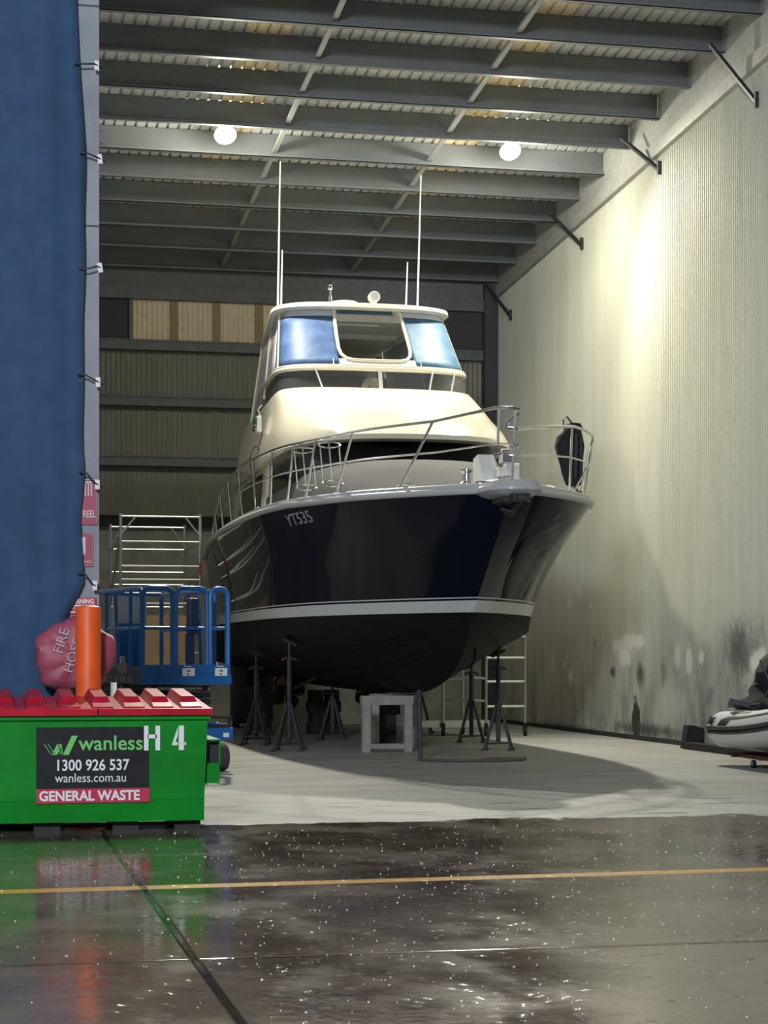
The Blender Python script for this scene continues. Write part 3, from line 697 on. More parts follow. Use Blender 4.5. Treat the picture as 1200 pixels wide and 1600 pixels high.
# bow rail
def railpt(side, a, h):         # point on rail above the gunwale
    x = max(bt(max(a, 0))-0.08, 0.0); g = interp(Zs, a)+0.05
    return (side*(x+0.10*h), a-0.18*h*(1 if a < 5 else 0.3), g+h)
RH = [(-0.2, 0.78), (0.6, 0.745), (2.5, 0.71), (5.0, 0.715), (7.5, 0.72), (9.5, 0.60), (11.0, 0.36), (12.2, 0.06)]
top = [(-0.05, -0.32, 4.19), (-0.25, -0.30, 4.19)] + [(-0.42, -0.1, 4.16)] + [railpt(-1, a, interp(RH, a)) for a in [0.6+i*0.4 for i in range(30)]]
rl = MB(); rl.tube(top, 0.019, 8); rl.build('bow_rail', chrome, boat, True)['label'] = 'long starboard rail'
midr = [(-0.05, -0.30, 3.78), (-0.25, -0.25, 3.78), (-0.42, 0.0, 3.77)] + [railpt(-1, a, interp(RH, a)*0.52) for a in [0.6+i*0.5 for i in range(21)]]
rl = MB(); rl.tube(midr, 0.011, 6); rl.build('middle_rail', chrome, boat, True)
def port_rail(hf, r, name):
    b = MB(); hs = ((0.5, 0.71), (0.9, 0.76), (1.3, 0.76), (1.7, 0.75), (2.1, 0.73), (2.4, 0.71))
    pts = [(0.0, -0.30, 3.32+0.63*hf), (0.25, -0.12, 3.32+0.68*hf)] + [railpt(1, a, h*hf) for a, h in hs]
    if hf == 1: pts += [railpt(1, 2.6, 0.66), railpt(1, 2.72, 0.55), railpt(1, 2.78, 0.35), railpt(1, 2.80, 0.0)]
    b.tube(pts, r, 8); b.build(name, chrome, boat, True)
port_rail(1, 0.019, 'bow_rail'); port_rail(0.52, 0.011, 'middle_rail')
g = MB(); g.tube([(-0.05, -0.32, 4.19), (0.02, -0.32, 4.18), (0.04, -0.28, 4.14), (-0.10, -0.22, 4.02), (-0.10, -0.22, 3.97), (-0.02, -0.28, 3.95)], 0.020); g.build('gate_clip', chrome, boat, True)
g = MB(); g.tube([(-0.05, -0.30, 3.79), (0.03, -0.3, 3.77), (-0.10, -0.22, 3.67), (-0.02, -0.26, 3.64)], 0.016); g.build('gate_clip', chrome, boat, True)
for (p0, p1) in (((-0.04, -0.24, 3.34), (-0.02, -0.30, 4.16)), ((-0.22, -0.28, 3.78), (-0.22, -0.31, 4.19))):
    g = MB(); g.tube([p0, p1], 0.015); g.build('stanchion', chrome, boat, True)
for a in (0.62, 1.75, 2.75, 3.6, 4.7, 6.0, 7.4, 8.7, 9.9, 11.0):
    h = interp(RH, a); p1 = railpt(-1, a, h); p0 = railpt(-1, a+interp([(0.6, 0.45), (3.0, 0.5), (5.0, 0.3), (7.0, 0.1), (11, 0.03)], a), 0.0)
    g = MB(); g.tube([p0, p1], 0.015); g.lathe([(0.035, 0), (0.03, 0.015), (0.015, 0.03)], p0, n=10); g.build('stanchion', chrome, boat, True)
for a in (0.85, 2.2):
    g = MB(); g.tube([railpt(1, a+0.2, 0), railpt(1, a, 0.73)], 0.015); g.build('stanchion', chrome, boat, True)
g = MB(); g.tube([railpt(1, 1.2, 0.02), railpt(1, 1.95, 0.42)], 0.012); g.tube([railpt(1, 1.8, 0.02), railpt(1, 1.97, 0.42), railpt(1, 2.2, 0.4)], 0.012); g.build('rail_stay', chrome, boat, True)
# fender baskets on the starboard rail
for a in (2.75, 3.75):
    c0 = Vector(railpt(-1, a, 0.64)); ax = Vector((0.07, 0.14, -0.5)); g = MB(); c0 = c0+Vector((0.16, -0.05, 0)); R_ = 0.14
    for t in (0.0, 0.95):
        cc = c0+ax*t; g.tube([cc+Vector((R_*math.cos(q*PI/9), R_*math.sin(q*PI/9), 0.05*math.sin(q*PI/9)+0.01*math.cos(q*PI/9))) for q in range(18)], 0.011, 6, True)
    for q in (0.3, 2.4, 4.5):
        o_ = Vector((R_*math.cos(q), R_*math.sin(q), 0)); g.tube([c0+o_, c0+ax*0.95+o_], 0.009, 6)
    g.build('fender_basket', chrome, boat, True)
# registration number on the starboard bow
def hull_side(a, z):
    f = (z-2.15)/(3.2-2.15); f = f**1.35*0.9
    t = (a-1.0)/(13.1-1.0)
    x = interp(St, max(1.42, a))*(1-f)+bt(a)*f
    return -x
reg = MB()
tm = MB(); tm.text('YT535', 0.215, Matrix.Identity(4), 0.002, 0.002, sx=1.0)
zt = 3.09
for v in tm.bm.verts:
    s_, h_, e_ = v.co.x, v.co.y, v.co.z
    a = 4.02-s_*1.75; xx = None
    # find hull surface x by interpolating the built level curves
    def lvl_x(rowz, a):
        r = rowz
        for p, q in zip(r, r[1:]):
            if p[1] <= a <= q[1]: return p[0]+(q[0]-p[0])*(a-p[1])/max(q[1]-p[1], 1e-6)
        return r[-1][0]
    z = zt+h_
    g0, g1, g2 = levels_top[0], levels_top[1], levels_top[2]
    zg = interp(Zs, a)-0.06
    if z >= 3.0: x = lvl_x(g1, a)+(lvl_x(g0, a)-lvl_x(g1, a))*(z-3.0)/(zg-3.0)
    else: x = lvl_x(g2, a)+(lvl_x(g1, a)-lvl_x(g2, a))*(z-2.78)/0.22
    v.co = (-(x+0.006+e_), a, z)
tm.build('registration_lettering', mat('faded_letter', (0.26, 0.27, 0.29), 0.5), boat)
# through-hull fittings near the stem
for s in (-1, 1):
    b = MB(); b.lathe([(0.0, -0.01), (0.022, -0.01), (0.022, 0.012), (0.0, 0.012)], (s*0.62, 1.96+0.0, 2.42), 'Y', 10); b.build('skin_fitting', chrome, boat)
# props, shafts, rudders
for s in (-1, 1):
    b = MB(); b.cyl((s*0.75, 8.6, 1.02), (s*0.75, 11.5, 0.72), 0.03); b.bar((s*0.75, 11.3, 0.74), (s*0.75, 11.2, 1.15), 0.05, 0.12); b.build('propeller_shaft', bronze, boat)
    b = MB(); b.lathe([(0.0, 0.0), (0.06, 0.02), (0.07, 0.12), (0.03, 0.2), (0, 0.2)], (s*0.75, 11.5, 0.72), 'Y', 12)
    for q in range(4):
        th = q*PI/2+0.4; pts = []
        for (r, w_) in ((0.05, 0.05), (0.15, 0.13), (0.25, 0.13), (0.31, 0.05)):
            for sgn in (-1, 1): pass
        c_, s_ = math.cos(th), math.sin(th); rows = []
        for (r, w_) in ((0.05, 0.05), (0.15, 0.14), (0.25, 0.14), (0.31, 0.04)):
            rows.append([(s*0.75+c_*r-s_*w_*k, 11.6+0.08*k, 0.72+s_*r+c_*w_*k) for k in (-1, -0.5, 0, 0.5, 1)])
        b.grid(rows)
    b.build('propeller', bronze, boat, True, solid=0.012)
    b = MB(); b.prism([(s*0.75-0.02, 12.0, 1.2), (s*0.75-0.02, 12.0, 0.5), (s*0.75-0.02, 12.35, 0.52), (s*0.75-0.02, 12.4, 1.2)], (0.04, 0, 0)); b.build('rudder', bronze, boat)

# black bag slung on the port rail
bx, by = 6.08+1.47, 21.5+2.30
bag = empty('black_bag', (bx, by, 3.50), 'black bag hanging on the port bow rail with straps', 'bag')
b = MB(); rows = []
for (z, rx, ry, ox) in ((0.05, 0.03, 0.03, 0.03), (0.08, 0.10, 0.08, 0.03), (0.25, 0.14, 0.11, 0.02), (0.50, 0.18, 0.13, 0.0), (0.70, 0.20, 0.13, -0.02), (0.85, 0.18, 0.12, -0.02), (0.95, 0.12, 0.10, 0.02), (1.0, 0.13, 0.10, 0.04), (1.07, 0.10, 0.08, 0.04), (1.09, 0.02, 0.02, 0.04)):
    rows.append([(ox+rx*0.95*math.cos(2*PI*k/16)*(1+0.08*math.sin(3*k+z*9)), ry*math.sin(2*PI*k/16), z*0.80) for k in range(16)])
b.grid(rows, closed=True); b.build('bag_body', blackcloth, bag, True, 60)
b = MB(); b.bar((0.03, -0.135, 0.72), (0.02, -0.125, 0.15), 0.035, 0.012, (0, 1, 0)); b.bar((0.10, -0.125, 0.70), (0.09, -0.12, 0.16), 0.03, 0.012, (0, 1, 0)); b.tube([(-0.10, -0.05, 0.74), (-0.12, -0.05, 0.90), (-0.07, -0.05, 0.94), (0.0, -0.04, 0.86)], 0.012); b.tube([(0.05, 0, 0.06), (0.07, -0.03, -0.02), (0.14, -0.03, -0.04)], 0.02); b.build('strap', charcoal, bag, True)

# ------------------------------------------------------------------ supports under the boat
def stand(x, y, label, top=None, base=None):
    a = y-21.5; z = hull_bottom(x-6.08, a)-0.03 if top is None else top
    r = empty('boat_stand', (x, y, 0), label, 'boat stand', 'steel stands propping the boat')
    for q in range(4):
        th = PI/4*0.6+q*PI/2; c, s = math.cos(th)*0.27, math.sin(th)*0.27
        b = MB(); b.tube([(c, s, 0.015), (c*0.15, s*0.15, 0.66)], 0.018); b.box((c, s, 0.01), (0.08, 0.08, 0.02)); b.build('leg', standsteel, r)
    b = MB(); b.tube([(0, 0, 0.12), (0, 0, z*0.83)], 0.034, 10); b.tube([(-0.2, -0.1, 0.1), (0.2, 0.1, 0.1)], 0.012); b.build('post', standsteel, r, True)
    b = MB(); b.tube([(0, 0, z*0.8), (0, 0, z-0.03)], 0.02, 10); b.build('screw', standsteel, r, True)
    b = MB(); b.tube([(-0.11, 0, z*0.83-0.01), (-0.05, 0, z*0.83+0.02), (0.05, 0, z*0.83+0.02), (0.11, 0, z*0.83-0.01)], 0.018); b.build('handle', standsteel, r)
    sl = math.atan2(interp(Zc, a)-interp(Kt, a), interp(Ct, a))*(1 if x > 6.08 else -1)
    b = MB(); b.box((0, 0, z-0.02), (0.2, 0.16, 0.03), Matrix.Rotation(-sl, 4, 'Y')); b.build('pad', black, r)
    return r
stand(7.35, 26.6, 'grey steel boat stand nearest the front on the port side, right of the trestle')
stand(7.58, 29.0, 'steel boat stand second along the port side, by the small alloy tower')
stand(4.38, 27.0, 'steel boat stand under the starboard bow, left of the trestle')
stand(4.18, 28.9, 'steel boat stand half hidden behind the scissor lift platform', 1.40)
stand(4.75, 32.5, 'slim steel stand under the starboard stern, left of the dark block stack')
stand(7.60, 32.6, 'dark steel stand furthest back under the port stern')
stand(5.60, 30.2, 'dark steel stand under the keel between block stack and trestle', hull_bottom(0.4, 8.7)-0.02)
# pale timber trestle under the keel
tr = empty('timber_trestle', (5.66, 26.35, 0), 'pale painted timber trestle frame under the forward keel', 'trestle')
kz = hull_bottom(0.1, 6.3)-0.05
for x in (-0.30, 0.30):
    b = MB(); b.mm((x-0.055, -0.06, 0), (x+0.055, 0.06, kz-0.13)); b.build('post', timberpale, tr)
    b = MB(); b.mm((x+0.345, 1.24, 0), (x+0.455, 1.36, kz-0.13)); b.build('post', timberpale, tr)
b = MB(); b.mm((-0.37, -0.07, kz-0.13), (0.37, 0.07, kz)); b.build('top_beam', timberpale, tr)
b = MB(); b.mm((0.03, 1.23, kz-0.13), (0.77, 1.37, kz)); b.build('top_beam', timberpale, tr)
b = MB(); b.mm((-0.25, -0.03, 0.05), (0.25, 0.03, 0.12)); b.build('foot_rail', timberpale, tr)
b = MB(); b.bar((0.28, 0.07, kz-0.03), (0.66, 1.23, kz-0.03), 0.14, 0.04); b.build('side_plank', timberpale, tr)
# dark block stack
bs = empty('keel_blocks', (5.92, 32.8, 0), 'stack of dark timber blocks under the after keel', 'block stack')
kz = hull_bottom(0.0, 11.3)-0.045
for i in range(4):
    z0 = kz*i/4; b = MB()
    for s in (-1, 1):
        if i % 2: b.mm((s*0.14-0.09, -0.26, z0), (s*0.14+0.09, 0.26, z0+kz/4-0.005))
        else: b.mm((-0.27, s*0.14-0.09, z0), (0.27, s*0.14+0.09, z0+kz/4-0.005))
    b.build('block_layer', timberdark, bs)
bs = empty('keel_blocks', (6.1, 28.6, 0), 'dark block pile under the keel just behind the trestle', 'block stack')
kz = hull_bottom(0.0, 7.1)-0.03
b = MB(); b.mm((-0.15, -0.2, 0), (0.15, 0.2, kz*0.6)); b.build('lower_block', timberdark, bs)
b = MB(); b.mm((-0.22, -0.15, kz*0.6), (0.22, 0.15, kz)); b.build('upper_block', timberdark, bs)
# prop pole with hose
pz_ = hull_bottom(0.0, 3.0)
b = MB(); b.tube([(5.62, 24.1, 0), (5.66, 24.35, 0.9)], 0.030, 10); tag(b.build('prop_pole', standsteel, None, True), 'thin grey steel prop pole beside the forefoot right of the trestle', 'pole')
b = MB(); pts = [(5.62, 24.02, 0.02), (5.85, 23.7, 0.02), (6.5, 23.55, 0.02), (6.9, 23.75, 0.02), (7.0, 24.0, 0.02), (6.7, 24.1, 0.02), (6.4, 23.9, 0.02), (6.6, 23.6, 0.02)]
b.tube(pts, 0.018, 8); tag(b.build('hose', navyhose, None, True), 'thin dull hose lying in a loop on the shadowed floor', 'hose')
# blue plastic tank behind the stern
tk = empty('storage_tank', (5.15, 36.2, 0), 'dull blue plastic tank standing behind the boat stern', 'tank')
b = MB(); b.mm((-0.38, -0.35, 0.08), (0.38, 0.35, 1.25), 0.09); b.build('tank_body', tankblue, tk, True)
b = MB(); b.lathe([(0, 0), (0.17, 0), (0.19, 0.02), (0, 0.03)], (0.02, -0.375, 0.95), 'Y', 18); b.build('hatch', black, tk)
b = MB(); b.mm((-0.1, -0.37, 1.16), (0.12, -0.35, 1.22)); b.build('label_plate', mat('yellow_plate', (0.6, 0.42, 0.08), 0.5), tk)
for x in (-0.3, 0.3):
    for y in (-0.25, 0.25):
        b = MB(); b.cyl((x-0.03, y, 0.06), (x+0.03, y, 0.06), 0.06); b.build('castor', black, tk)

# ------------------------------------------------------------------ scaffold towers
def tube_part(name, pts, r, m, parent): 
    b = MB(); b.tube(pts, r, 8); return b.build(name, m, parent, True)
sc = empty('scaffold_tower', (3.12, 33.9, 0), 'tall aluminium scaffold tower with rungs behind the blue lift', 'scaffold')
H = 3.79
for (yy, hh, x0, x1) in ((-0.9, H, -0.68, 0.68), (1.6, H-0.02, -0.68, 0.68)):
    for x in (x0, x1):
        tube_part('upright', [(x, yy, 0.16), (x, yy, hh)], 0.026, alu, sc)
        b = MB(); b.cyl((x-0.025, yy, 0.075), (x+0.025, yy, 0.075), 0.075, 14); b.bar((x, yy, 0.08), (x, yy, 0.2), 0.05, 0.05); b.build('castor', black, sc)
    zt = hh-0.05; n = 0
    for z in (zt, 3.31, 2.89, 2.66, 2.25, 1.85, 1.40, 0.45):
        tube_part('rung', [(x0, yy, z), (x1, yy, z)], 0.021, alu, sc)
    for s in (-1, 1): tube_part('corner_brace', [(s*0.66, yy, zt-0.30), (s*0.42, yy, zt)], 0.016, alu, sc)
for (x, z0, z1) in ((-0.68, 3.5, 2.3), (-0.68, 2.3, 1.0), (0.68, 2.9, 1.2)):
    tube_part('side_brace', [(x, -0.9, z0), (x, 1.6, z1)], 0.018, alu, sc)
for x in (-0.68, 0.68):
    for z in (3.3, 2.65, 1.7): tube_part('guard_rail', [(x, -0.9, z), (x, 1.6, z)], 0.018, alu, sc)
b = MB(); b.mm((-0.60, -0.85, 1.02), (0.60, 1.55, 1.07)); b.build('platform_deck', ply, sc)
b = MB(); b.mm((0.66, -0.93, 2.75), (0.71, -0.87, 2.95)); b.build('label_band', mat('red_band', (0.45, 0.07, 0.04), 0.5), sc)
b = MB()
# plywood sheet leaning against the tower, standing on the floor
b.prism([(2.75, 32.6, 0.0), (3.55, 32.6, 0.0), (3.55, 32.92, 2.05), (2.75, 32.92, 2.05)], (0, 0.02, 0.0)); tag(b.build('plywood_sheet', ply), 'tan plywood sheet leaning on the tall scaffold tower behind the lift', 'board')
sm = empty('scaffold_tower', (8.75, 31.2, 0), 'small low alloy scaffold frame on castors by the right wall', 'scaffold')
for (x, y, h) in ((-0.34, 0, 1.75), (0.34, 0, 2.2), (-1.02, 0.25, 1.1), (-0.5, 0.95, 1.7)):
    tube_part('upright', [(x, y, 0.14), (x, y, h)], 0.025, alu, sm)
    b = MB(); b.cyl((x-0.02, y, 0.065), (x+0.02, y, 0.065), 0.065, 14); b.bar((x, y, 0.06), (x, y, 0.22), 0.06, 0.05); b.build('castor', black, sm)
for z in (0.50, 0.92, 1.32, 1.68): tube_part('rung', [(-0.34, 0, z), (0.34, 0, z)], 0.022, alu, sm)
for z in (0.62, 1.0): tube_part('side_rail', [(-1.02, 0.25, z), (-0.34, 0.0, z-0.03)], 0.02, alu, sm)
for z in (0.95, 1.5): tube_part('rung', [(-1.02, 0.25, min(z, 1.08)), (-0.5, 0.95, min(z, 1.08))], 0.018, alu, sm)
b = MB(); b.mm((-1.5, 0.30, 0.14), (-0.2, 0.62, 0.26)); b.build('base_plank', alu, sm)

# ------------------------------------------------------------------ scissor lift
sl = empty('scissor_lift', (1.86, 21.95, 0), 'blue scissor lift with railed platform behind the green bin', 'scissor lift', rz=math.radians(14))
LW, LL = 1.08, 2.35
Z0, Z1, ZR = 1.02, 1.25, 2.13
b = MB(); b.mm((0, 0, Z0), (LW, 0.03, Z1)); b.mm((-0.01, -0.015, Z0-0.0), (LW+0.01, 0.0, Z0+0.11)); b.build('end_toe_board', liftblue, sl)
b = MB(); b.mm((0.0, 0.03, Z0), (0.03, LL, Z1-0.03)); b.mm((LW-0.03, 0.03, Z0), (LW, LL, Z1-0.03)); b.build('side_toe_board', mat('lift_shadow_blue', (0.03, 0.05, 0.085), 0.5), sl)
b = MB(); b.mm((0.02, 0.02, Z0), (LW-0.02, LL, Z0+0.05)); b.build('platform_floor', liftdark, sl)
def railframe(name, pts, r=0.026): tube_part(name, pts, r, liftblue, sl)
def hoop(p0, p1, z0, z1, n=4):
    p0 = Vector(p0); p1 = Vector(p1); d = (p1-p0).normalized(); rad = 0.09; pts = [Vector((p0.x, p0.y, z0)), Vector((p0.x, p0.y, z1-rad))]
    for i in range(1, n): 
        th = PI/2*i/n; pts.append(Vector((p0.x, p0.y, z1-rad))+d*rad*(1-math.cos(th))+Vector((0, 0, rad*math.sin(th))))
    pts.append(Vector((p0.x, p0.y, z1))+d*rad); pts.append(Vector((p1.x, p1.y, z1))-d*rad)
    for i in range(1, n):
        th = PI/2*i/n; pts.append(Vector((p1.x, p1.y, z1))-d*rad*(1-math.sin(th))-Vector((0, 0, rad*(1-math.cos(th)))))
    pts += [Vector((p1.x, p1.y, z1-rad)), Vector((p1.x, p1.y, z0))]
    return pts
railframe('gate_rail', hoop((0.02, 0.02, 0), (0.38, 0.02, 0), Z1, ZR), 0.03)
railframe('gate_rail', hoop((0.42, 0.02, 0), (0.80, 0.02, 0), Z1, ZR), 0.03)
railframe('gate_rail', hoop((0.84, 0.02, 0), (LW-0.02, 0.02, 0), Z1, ZR), 0.03)
for (x0, x1) in ((0.02, 0.38), (0.42, 0.80), (0.84, LW-0.02)): railframe('mid_rail', [(x0, 0.02, 1.67), (x1, 0.02, 1.67)], 0.02)
for x in (0.02, LW-0.02):
    railframe('side_rail', hoop((x, 0.05, 0), (x, LL-0.02, 0), Z1-0.05, ZR-0.01), 0.028)
    railframe('mid_rail', [(x, 0.05, 1.67), (x, LL, 1.67)], 0.02)
    for y in (0.45, 0.9, 1.35, 1.85): railframe('post', [(x, y, Z1-0.05), (x, y+ (0.12 if y == 0.9 else 0), ZR)], 0.022)
railframe('end_rail', [(0.02, LL, ZR), (LW-0.02, LL, ZR)], 0.026)
b = MB(); b.mm((0.28, 1.7, 1.35), (0.62, 1.85, 1.75), 0.02); b.mm((0.36, 1.66, 1.1), (0.54, 1.7, 1.4)); b.build('control_box', liftblue, sl)
b = MB(); b.mm((0.25, 1.8, 1.72), (0.68, 1.83, 2.08)); b.build('manual_box', mat('notice_white', (0.55, 0.56, 0.58), 0.5), sl)
b = MB(); b.mm((0.60, 0.06, 1.60), (0.72, 0.18, 2.02), 0.02); b.mm((0.57, 0.05, 1.25), (0.66, 0.12, 1.6)); b.build('joystick_box', mat('control_navy', (0.012, 0.03, 0.09), 0.5), sl)
for x in (0.56, 0.96):
    b = MB(); b.mm((x-0.075, -0.022, 1.12), (x+0.075, -0.016, 1.21)); dec = b.build('warning_decal', white, sl)
    b = MB(); b.prism([(x-0.03, -0.026, 1.17), (x+0.03, -0.026, 1.17), (x, -0.026, 1.195)], (0, 0.003, 0)); b.mm((x-0.015, -0.026, 1.13), (x+0.005, -0.023, 1.15)); b.build('decal_print', mat('decal_dark', (0.12, 0.11, 0.12), 0.5), dec)
    b = MB(); b.bar((x-0.05, -0.02, 1.225), (x-0.05, -0.02, 1.28), 0.008, 0.004); b.bar((x-0.05, -0.02, 1.23), (x+0.03, -0.02, 1.23), 0.004, 0.008); b.build('load_mark', white, sl)
Mside = Matrix(((0, 0, -1, 0), (-1, 0, 0, 0), (0, 1, 0, 0), (0, 0, 0, 1)))
b = MB(); b.text('LIFTED HIRE 0409 107 6', 0.105, Matrix.Translation((-0.004, 1.36, Z0+0.02)) @ Mside, 0.002, 0.001); b.build('hire_lettering', mat('dull_letters', (0.30, 0.32, 0.35), 0.6), sl)
b = MB(); b.mm((-0.006, 0.50, Z0+0.13), (0.0, 0.86, Z0+0.25)); pnl = b.build('maker_plate', mat('plate_tan', (0.25, 0.20, 0.17), 0.6), sl)
# scissor stack
for i in range(5):
    z = 0.61+i*0.082
    for x in (0.22, 0.84):
        b = MB(); b.mm((x-0.03, 0.18, z), (x+0.03, LL-0.15, z+0.065)); b.build('scissor_arm', liftdark, sl)
    for y in (0.22, LL/2, LL-0.22):
        b = MB(); b.cyl((0.15, y, z+0.04), (0.91, y, z+0.04), 0.03); b.build('pivot_pin', galv if i == 4 else liftdark, sl)
b = MB(); b.mm((0.12, 0.05, 0.28), (LW-0.10, LL-0.05, 0.58), 0.02); b.mm((0.60, -0.06, 0.37), (LW+0.02, 0.06, 0.52), 0.015); b.build('chassis', liftblue, sl)
b = MB(); b.mm((0.55, -0.02, 0.52), (LW+0.0, 0.3, 0.56)); b.bar((0.55, -0.02, 0.66), (LW+0.01, -0.02, 0.63), 0.02, 0.03); b.bar((LW-0.02, -0.02, 0.56), (LW-0.02, -0.02, 0.64), 0.02, 0.02); b.build('entry_step', liftdark, sl)
b = MB(); b.mm((0.97, -0.066, 0.41), (1.04, -0.06, 0.46)); b.build('chassis_decal', white, sl)
for x in (0.03, LW-0.03):
    for y in (0.24, LL-0.35):
        b = MB(); b.lathe([(0.05, -0.065), (0.15, -0.065), (0.165, -0.04), (0.165, 0.04), (0.15, 0.065), (0.05, 0.065)], (x, y, 0.165), 'X', 24); wh = b.build('wheel', mat('tyre_grey', (0.045, 0.045, 0.05), 0.75) if 'tyre_grey' not in MATS else MATS['tyre_grey'], sl, True)
        b = MB(); b.lathe([(0.0, -0.05), (0.09, -0.05), (0.09, 0.05), (0, 0.05)], (x, y, 0.165), 'X', 16); b.build('hub', liftblue, wh)

# ------------------------------------------------------------------ green waste bin
bn = empty('waste_bin', (0.845, 14.88, 0), 'green steel waste bin with red lids at the left front', 'bin')
WT, WB, DT, BH = 0.945, 0.90, 1.20, 0.915
b = MB()
A = [(-WB, 0.0, 0.075), (WB, 0.0, 0.075), (WB, DT-0.25, 0.075), (-WB, DT-0.25, 0.075)]
Bq = [(-WB, -0.015, 0.25), (WB, -0.015, 0.25), (WB, DT-0.1, 0.25), (-WB, DT-0.1, 0.25)]
Cq = [(-WT+0.02, -0.02, BH-0.06), (WT-0.02, -0.02, BH-0.06), (WT-0.02, DT, BH-0.06), (-WT+0.02, DT, BH-0.06)]
Cr = [(-WT, -0.045, BH-0.055), (WT, -0.045, BH-0.055), (WT, DT+0.03, BH-0.055), (-WT, DT+0.03, BH-0.055)]
Dq = [(-WT, -0.045, BH), (WT, -0.045, BH), (WT, DT+0.03, BH), (-WT, DT+0.03, BH)]
R = b.grid([A, Bq, Cq, Cr, Dq], closed=True); b.bm.faces.new(list(reversed(R[0]))); b.bm.faces.new(R[-1])
b.mm((-WB, -0.02, 0.245), (WB, 0.0, 0.252)); b.build('body', bingreen, bn)
skm = mat('skid_black', (0.02, 0.02, 0.02), 0.7)
for x in (-0.78, -0.3, 0.3, 0.78):
    b = MB(); b.mm((x-0.10, 0.08, 0), (x+0.10, DT-0.35, 0.08)); b.build('skid', skm, bn)
for s in (-1, 1):
    b = MB(); x0, x1 = s*(WB+0.0), s*(WB+0.125); xa, xb = min(x0, x1), max(x0, x1)
    b.mm((xa, 0.03, 0.685), (xb, 0.95, 0.70)); b.mm((xa, 0.03, 0.50), (xb, 0.95, 0.515)); b.mm((x1-0.006, 0.03, 0.50), (x1+0.006, 0.95, 0.70)); b.mm((xa, 0.03, 0.36), (xb, 0.95, 0.50))
    b.build('fork_pocket', bingreen, bn)
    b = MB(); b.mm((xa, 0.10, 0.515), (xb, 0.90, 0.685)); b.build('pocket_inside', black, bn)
for (x0, x1, ridges) in ((-WT-0.01, 0.075, (-0.86, -0.62, -0.38, -0.13)), (0.085, WT+0.01, (0.12, 0.36, 0.58, 0.80))):
    b = MB(); zf, zb = BH+0.025, BH+0.10
    def lz(y): return zf+(zb-zf)*(y+0.06)/(DT+0.08)
    b.prism([(x0, -0.065, zf-0.035), (x0, -0.065, zf), (x0, DT+0.02, zb), (x0, DT+0.02, zb-0.035)], (x1-x0, 0, 0))
    b.prism([(x0, -0.075, zf-0.045), (x0, -0.075, zf+0.005), (x0, -0.055, zf+0.008), (x0, -0.055, zf-0.045)], (x1-x0, 0, 0))
    for rx in ridges:
        prof = [(-0.045, -0.004), (-0.03, 0.02), (0.20, 0.035), (0.26, 0.075), (DT-0.12, 0.075), (DT-0.04, -0.004)]
        rings = []
        for (y, h) in prof:
            z = lz(y); ins = 0.035*max(h, 0)/0.075
            rings.append((b.v((rx-0.085+ins, y, z+h)), b.v((rx+0.085-ins, y, z+h)), b.v((rx-0.085, y, z-0.01)), b.v((rx+0.085, y, z-0.01))))
        for (a0, a1, a2, a3), (c0, c1, c2, c3) in zip(rings, rings[1:]):
            b.bm.faces.new((a0, a1, c1, c0)); b.bm.faces.new((a2, a0, c0, c2)); b.bm.faces.new((a1, a3, c3, c1)); b.bm.faces.new((a3, a2, c2, c3))
        for q in (rings[0], rings[-1]): b.bm.faces.new((q[0], q[1], q[3], q[2]))
    b.build('lid', binred, bn)
FY = -0.026
b = MB(); b.mm((-0.385, FY, 0.335), (0.47, FY+0.006, 0.805)); sg = b.build('sign', signblack, bn)
b = MB(); b.text('wanless', 0.158, front(-0.065, FY-0.001, 0.63), 0.002, 0.001)
def para(p, wdt): b.prism([(p[0][0], FY-0.001, p[0][1]), (p[0][0]+wdt, FY-0.001, p[0][1]), (p[1][0]+wdt, FY-0.001, p[1][1]), (p[1][0], FY-0.001, p[1][1])], (0, 0.002, 0))
para([(-0.185, 0.595), (-0.118, 0.740)], 0.045); para([(-0.268, 0.595), (-0.228, 0.678)], 0.040)
for x0_, x1_ in ((-0.278, -0.328), (-0.250, -0.300), (-0.205, -0.222), (-0.192, -0.200)): para([(x0_, 0.60), (x1_, 0.678)], 0.006)
b.build('logo_lettering', logogreen, sg)
b = MB(); b.text('1300 926 537', 0.118, front(-0.245, FY-0.001, 0.475), 0.002, 0.001, sx=0.86); b.text('wanless.com.au', 0.098, front(-0.245, FY-0.001, 0.385), 0.0, 0.001, sx=0.89); b.build('contact_lettering', white, sg)
b = MB(); b.mm((-0.385, FY-0.001, 0.225), (0.475, FY+0.006, 0.335)); s2 = b.build('waste_sign', signred, bn)
b = MB(); b.text('GENERAL WASTE', 0.105, front(-0.365, FY-0.002, 0.245), 0.003, 0.001, sx=0.93); b.build('waste_lettering', white, s2)
b = MB()
b.mm((0.432, FY-0.002, 0.622), (0.467, FY, 0.812)); b.mm((0.52, FY-0.002, 0.622), (0.556, FY, 0.812)); b.mm((0.46, FY-0.002, 0.715), (0.53, FY, 0.745))
b.mm((0.70, FY-0.002, 0.622), (0.74, FY, 0.812)); b.prism([(0.692, FY-0.002, 0.80), (0.655, FY-0.002, 0.69), (0.645, FY-0.002, 0.66), (0.692, FY-0.002, 0.66), (0.692, FY-0.002, 0.685), (0.675, FY-0.002, 0.685), (0.692, FY-0.002, 0.735)], (0, 0.002, 0)); b.mm((0.745, FY-0.002, 0.66), (0.757, FY, 0.685))
b.build('stencil_lettering', white, bn)

